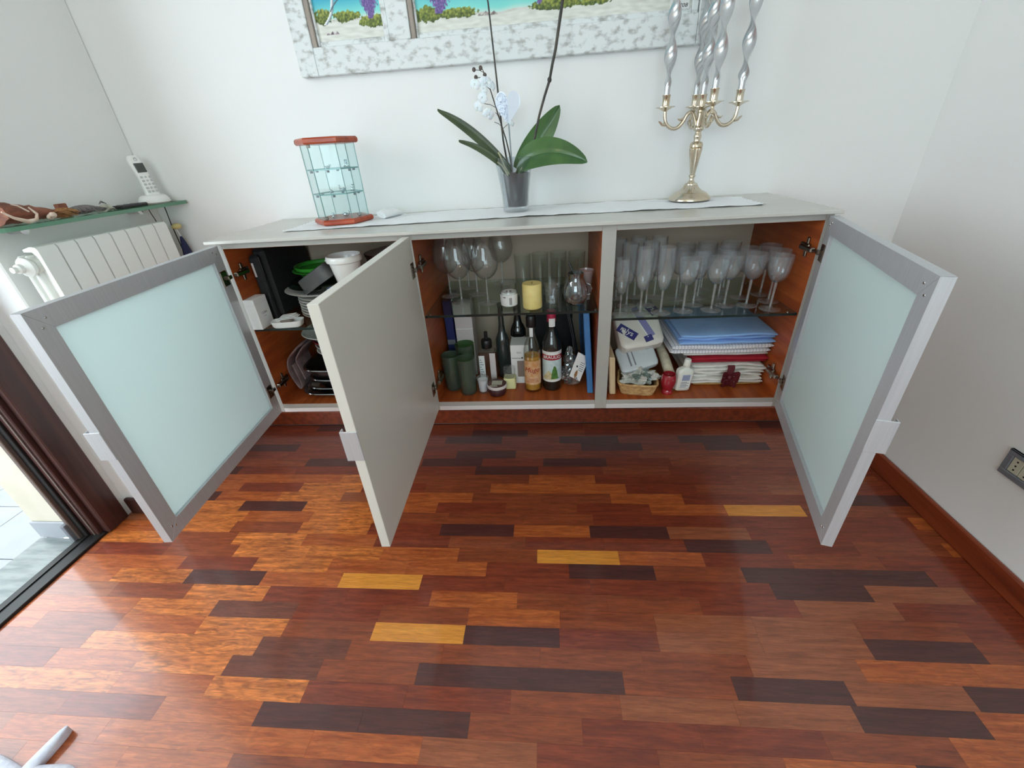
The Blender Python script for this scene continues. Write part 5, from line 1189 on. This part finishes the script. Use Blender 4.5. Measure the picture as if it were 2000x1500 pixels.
MB().box(.030, .037, .0865, .0885, .845, .892, b=.0006).build('name_tag', 'boxw', t); MB().tube([(.0605, .091, .91), (.0612, .090, .85), (.0612, .090, .76), (.0605, .091, .695)], .0024, 6).build('piping', 'black', t)
M['ceram'] = mat('white_ceramic', (230, 230, 226), 0.2, coat=.4)
def plate_thing(x, y, z, r, h, m, label, group, name='dinner_plate', cat='plate', rimm=None):
    t = thing(name, (x, y, z), label, cat, group)
    MB().lathe([(0, .0015), (r * .55, .0008), (r * .6, 0), (r * .63, .002), (r * .72, .004), (r * .97, h - .003), (r, h - .001), (r * .985, h), (r * .70, .0065), (r * .6, .0045), (0, .0042)], (x, y, z), 48).build('body', m, t)
    if rimm: MB().lathe([(r * .965, h - .0018), (r * 1.004, h - .0024), (r * 1.006, h - .0006), (r * .985, h + .0006)], (x, y, z), 48, cap0=False, cap1=False).build('rim', rimm, t)
    return t
p0_ = plate_thing(.232, .175, ZR, .112, .012, 'ceram', 'white plate in the stack on left shelf, lowest one', 'white plates stacked on the left shelf')
ORD = ['second', 'third', 'fourth', 'fifth', 'sixth', 'seventh']
for i in range(6): dup(p0_, (.001 * (i % 3 - 1), .001 * (i % 2), .0105 * (i + 1)), 'white plate in the stack on left shelf, %s from the bottom' % ORD[i])
zt = ZR + .0105 * 7 + .004
bp = thing('serving_platter', (.225, .175, zt), 'wide oval white platter on top of the plate stack', 'platter')
MB().lathe([(0, .001), (.075, .0), (.085, .002), (.148, .012), (.152, .0145), (.148, .0155), (.085, .0055), (0, .0045)], (.225, .185, zt), 56, sy=.86).build('body', 'ceram', bp)
M['glassg'] = thin_glass('green_tinted_glass', (176, 200, 184), edge=.7, base=.12)
gp0 = thing('glass_plate', (.215, .185, zt + .016), 'green tinted glass plate lying on the white platter', 'plate', 'green tinted glass plates')
MB().lathe([(0, .001), (.07, 0), (.08, .002), (.118, .013), (.120, .0145), (.118, .0155), (.08, .005), (0, .004)], (.215, .185, zt + .016), 48).build('body', 'glassg', gp0)
dup(gp0, (.002, .003, .013), 'green tinted glass plate just under the green bowl', sc=(.93, .93, 1)); 
M['greenp'] = mat('bright_green_plastic', (58, 150, 50), 0.35)
t = thing('green_bowl', (.185, .225, zt + .034), 'bright green plastic bowl with wide rim on the glass plates', 'bowl')
gbz = zt + .0345
MB().lathe([(0, .001), (.048, 0), (.056, .003), (.075, .028), (.090, .032), (.092, .0345), (.088, .036), (.072, .031), (.054, .007), (0, .005)], (.185, .228, gbz), 44).build('body', 'greenp', t)
MB().lathe([(.074, .0365), (.078, .0362), (.083, .049), (.0815, .0495), (.076, .047)], (.185, .228, gbz), 44, cap0=False, cap1=False).build('rim', 'greenp', t)
M['dkgrey'] = mat('dark_grey_nonstick', (84, 84, 82), 0.45, c2=(70, 70, 70), scale=30)
t = thing('grey_pan', (.255, .115, zt + .03), 'dark grey loaf pan tilted on the platter before the white bucket', 'pan')
GP = frame_fn((.238, .112, zt + .064), (.80, .05, .46), (.0, 1, .0))
R = []
for z, k in ((-.024, .90), (-.022, .95), (.018, 1.02), (.024, 1.05), (.025, 1.05), (.021, 1.0), (-.018, .90)):
    R.append([GP(.066 * k * math.copysign(abs(math.cos(q)) ** .6, math.cos(q)), .046 * k * math.copysign(abs(math.sin(q)) ** .6, math.sin(q)), -z) for q in [2 * PI * j / 40 for j in range(40)]])
MB().loft(R).build('body', 'dkgrey', t)
t = thing('blue_container', (.300, .135, zt + .016), 'small light blue plastic container half hidden behind solid grey door', 'container')
M['ltblue'] = mat('light_blue_plastic', (150, 178, 214), 0.35)
MB().lathe([(0, .0005), (.024, .0005), (.026, .003), (.029, .026), (.0305, .0265), (.0305, .029), (.028, .029), (.025, .005), (0, .004)], (.306, .082, zt + .0045), 32).build('body', 'ltblue', t)
t = thing('white_bucket', (.365, .085, .80), 'white plastic bucket with spout lip on the left shelf stack', 'bucket')
bz = .808
MB().lathe([(0, .0), (.034, .0), (.037, .003), (.050, .078), (.0575, .082), (.0585, .092), (.0565, .098), (.0535, .1005), (.0515, .098), (.0490, .080), (.0352, .006), (0, .005)], (.362, .078, bz), 44).build('body', 'ceram', t)
MB().box(.300, .318, .062, .090, bz + .081, bz + .090, b=.004).build('grip', 'ceram', t)
st_ = thing('round_tin', (.392, .085, ZR), 'pale round tin under the white bucket behind the grey door', 'tin')
MB().lathe([(0, 0), (.050, 0), (.052, .003), (.052, .112), (.050, .118), (0, .118)], (.392, .085, ZR), 36).build('body', 'boxw', st_); MB().lathe([(.0522, .092), (.0535, .093), (.0535, .112), (.051, .1183)], (.392, .085, ZR), 36, cap0=False, cap1=False).build('lid', 'plate', st_)
t = thing('brown_pot', (.42, .27, ZR), 'brown earthenware pot at back of the left shelf', 'pot')
MB().lathe([(0, 0), (.050, 0), (.060, .01), (.075, .10), (.078, .170), (.083, .176), (.083, .184), (.076, .184), (.070, .10), (0, .02)], (.435, .275, ZR), 40).build('body', 'basedk', t)
MB().lathe([(0, .2), (.02, .199), (.074, .187), (.080, .1845)], (.435, .275, ZR), 40, cap1=False).build('lid', 'tan', t)
# left unit floor
def oval(name, x, y, z, rx, ry, h, m, label, cat, rim='steel', th=.002, group=None, e=.5):
    t = thing(name, (x, y, z), label, cat, group); R = []
    P = lambda k, zz: [(x + rx * k * math.copysign(abs(math.cos(q)) ** e, math.cos(q)), y + ry * k * math.copysign(abs(math.sin(q)) ** e, math.sin(q)), z + zz) for q in [2 * PI * j / 48 for j in range(48)]]
    MB().loft([P(.78, 0.0), P(.82, .001), P(.95, h - .003), P(.945, h - .001), P(.80, th + .001), P(.70, th)]).build('body', m, t)
    MB().loft([P(.945, h - .004), P(1.0, h - .0035), P(1.012, h - .001), P(1.0, h + .0015), P(.94, h)] + [P(.935, h - .003)], cap0=False, cap1=False).build('rim', rim, t); return t
oval('steel_tray', .215, .165, ZF, .150, .135, .020, 'steel', 'wide stainless steel tray on the floor of left unit', 'tray')
oval('steel_tray', .225, .165, ZF + .021, .140, .125, .018, 'steel', 'second stainless steel tray resting in the wide one', 'tray')
oval('black_pan', .235, .160, ZF + .040, .130, .120, .034, 'black', 'black baking pan with bright rim above the steel trays', 'pan')
oval('black_pan', .225, .155, ZF + .075, .132, .122, .042, 'black', 'deeper black pan with bright rim, uppermost of two', 'pan')
def bowl(x, y, z, r, h, m, label, rimm=None):
    t = thing('bowl', (x, y, z), label, 'bowl', 'bowls stacked in the left unit')
    MB().lathe([(0, .001), (r * .45, 0), (r * .5, .003), (r * .80, h * .45), (r, h), (r * .975, h + .0012), (r * .76, h * .5), (r * .42, .006), (0, .005)], (x, y, z), 48).build('body', m, t)
    MB().lathe([(r * .46, .004), (r * .44, -.0015), (r * .40, -.0015), (r * .40, .002)], (x, y, z), 40, cap0=False, cap1=False).build('foot_ring', m, t)
    if rimm: MB().lathe([(r * .9, h * .72), (r * 1.004, h - .002), (r * 1.006, h), (r * .99, h + .002)], (x, y, z), 48, cap0=False, cap1=False).build('rim', rimm, t)
    return t
M['redcer'] = mat('dark_red_ceramic', (116, 22, 34), 0.25)
bowl(.225, .175, ZF + .119, .098, .040, 'ceram', 'white bowl lowest of the bowl stack'); bowl(.228, .175, ZF + .139, .100, .042, 'ceram', 'white bowl second from the bottom of bowl stack')
bowl(.228, .178, ZF + .160, .106, .042, 'redcer', 'dark red bowl in the middle of bowl stack', 'redcer'); bowl(.225, .175, ZF + .185, .110, .038, 'ceram', 'white bowl just above the dark red bowl')
t = bowl(.215, .165, ZF + .206, .118, .030, 'ceram', 'wide white dish with pierced lace rim near top of stack')
mb = MB()
for j in range(44):
    a = 2 * PI * j / 44; c = (.215 + .109 * math.cos(a), .165 + .109 * math.sin(a), ZF + .206 + .0255); mb.sphere(c, (.0032, .0032, .0020), 6, 4)
mb.build('lace_beads', 'plate', t)
t = bowl(.235, .160, ZF + .226, .096, .034, 'ceram', 'patterned blue and white bowl topmost in the left unit')
M['navyp'] = mat('navy_pattern', (64, 66, 96), 0.4, c2=(196, 198, 206), scale=70, lo=.45, hi=.55)
MB().lathe([(.0950, .0345), (.0735, .0180), (.0425, .0072), (.0, .0062)], (.235, .160, ZF + .226), 48, cap0=False).build('inside_pattern', 'navyp', t)
t = thing('mesh_dome', (.245, .16, ZF + .262), 'grey woven mesh lid resting on the topmost bowl', 'lid')
M['meshg'] = mat('grey_mesh', (92, 96, 98), 0.6, c2=(120, 124, 126), scale=160)
MB().lathe([(.080, 0), (.082, .002), (.072, .018), (.048, .030), (.012, .035), (0, .0352)], (.245, .160, ZF + .262), 40).build('dome', 'meshg', t)
M['napk'] = mat('mauve_grey_cloth', (140, 118, 116), 0.9, c2=(118, 96, 96), scale=30, bump=.3)
t = thing('folded_placemats', (.05, .14, ZF + .1), 'mauve grey folded placemats hanging in a loop at left of pans', 'placemat')
def loopmat(pts, y0, y1, th, nm):
    sp = []
    for k in range(len(pts) - 1):
        p0, p1, p2, p3 = [Vector((*pts[max(0, min(len(pts) - 1, k + d))], 0)) for d in (-1, 0, 1, 2)]
        for q in range(6):
            u = q / 6; sp.append(.5 * ((2 * p1) + (p2 - p0) * u + (2 * p0 - 5 * p1 + 4 * p2 - p3) * u * u + (3 * p1 - p0 - 3 * p2 + p3) * u ** 3))
    sp.append(Vector((*pts[-1], 0))); n = len(sp); R = []
    for k in range(n):
        tg = (sp[min(n - 1, k + 1)] - sp[max(0, k - 1)]).normalized(); nr = Vector((-tg.y, tg.x, 0)) * th
        ring = []
        for q in range(14):
            a = 2 * PI * q / 14; c, s_ = math.cos(a), math.sin(a)
            p = sp[k] + nr * math.copysign(abs(s_) ** .7, s_)
            ring.append((p.x, (y0 + y1) / 2 + (y1 - y0) / 2 * math.copysign(abs(c) ** .3, c), p.y))
        R.append(ring)
    MB().loft(R).build(nm, 'napk', t)
loopmat([(.094, ZF + .192), (.062, ZF + .165), (.036, ZF + .135), (.0275, ZF + .095), (.034, ZF + .055), (.046, ZF + .022), (.056, ZF + .018), (.060, ZF + .040), (.054, ZF + .085), (.050, ZF + .118)], .085, .19, .0042, 'placemat_fold')
loopmat([(.104, ZF + .186), (.078, ZF + .158), (.060, ZF + .130), (.066, ZF + .09), (.073, ZF + .05)], .10, .20, .0040, 'placemat_fold')
for o in bpy.data.objects:
    if '_o' in o: del o['_o']
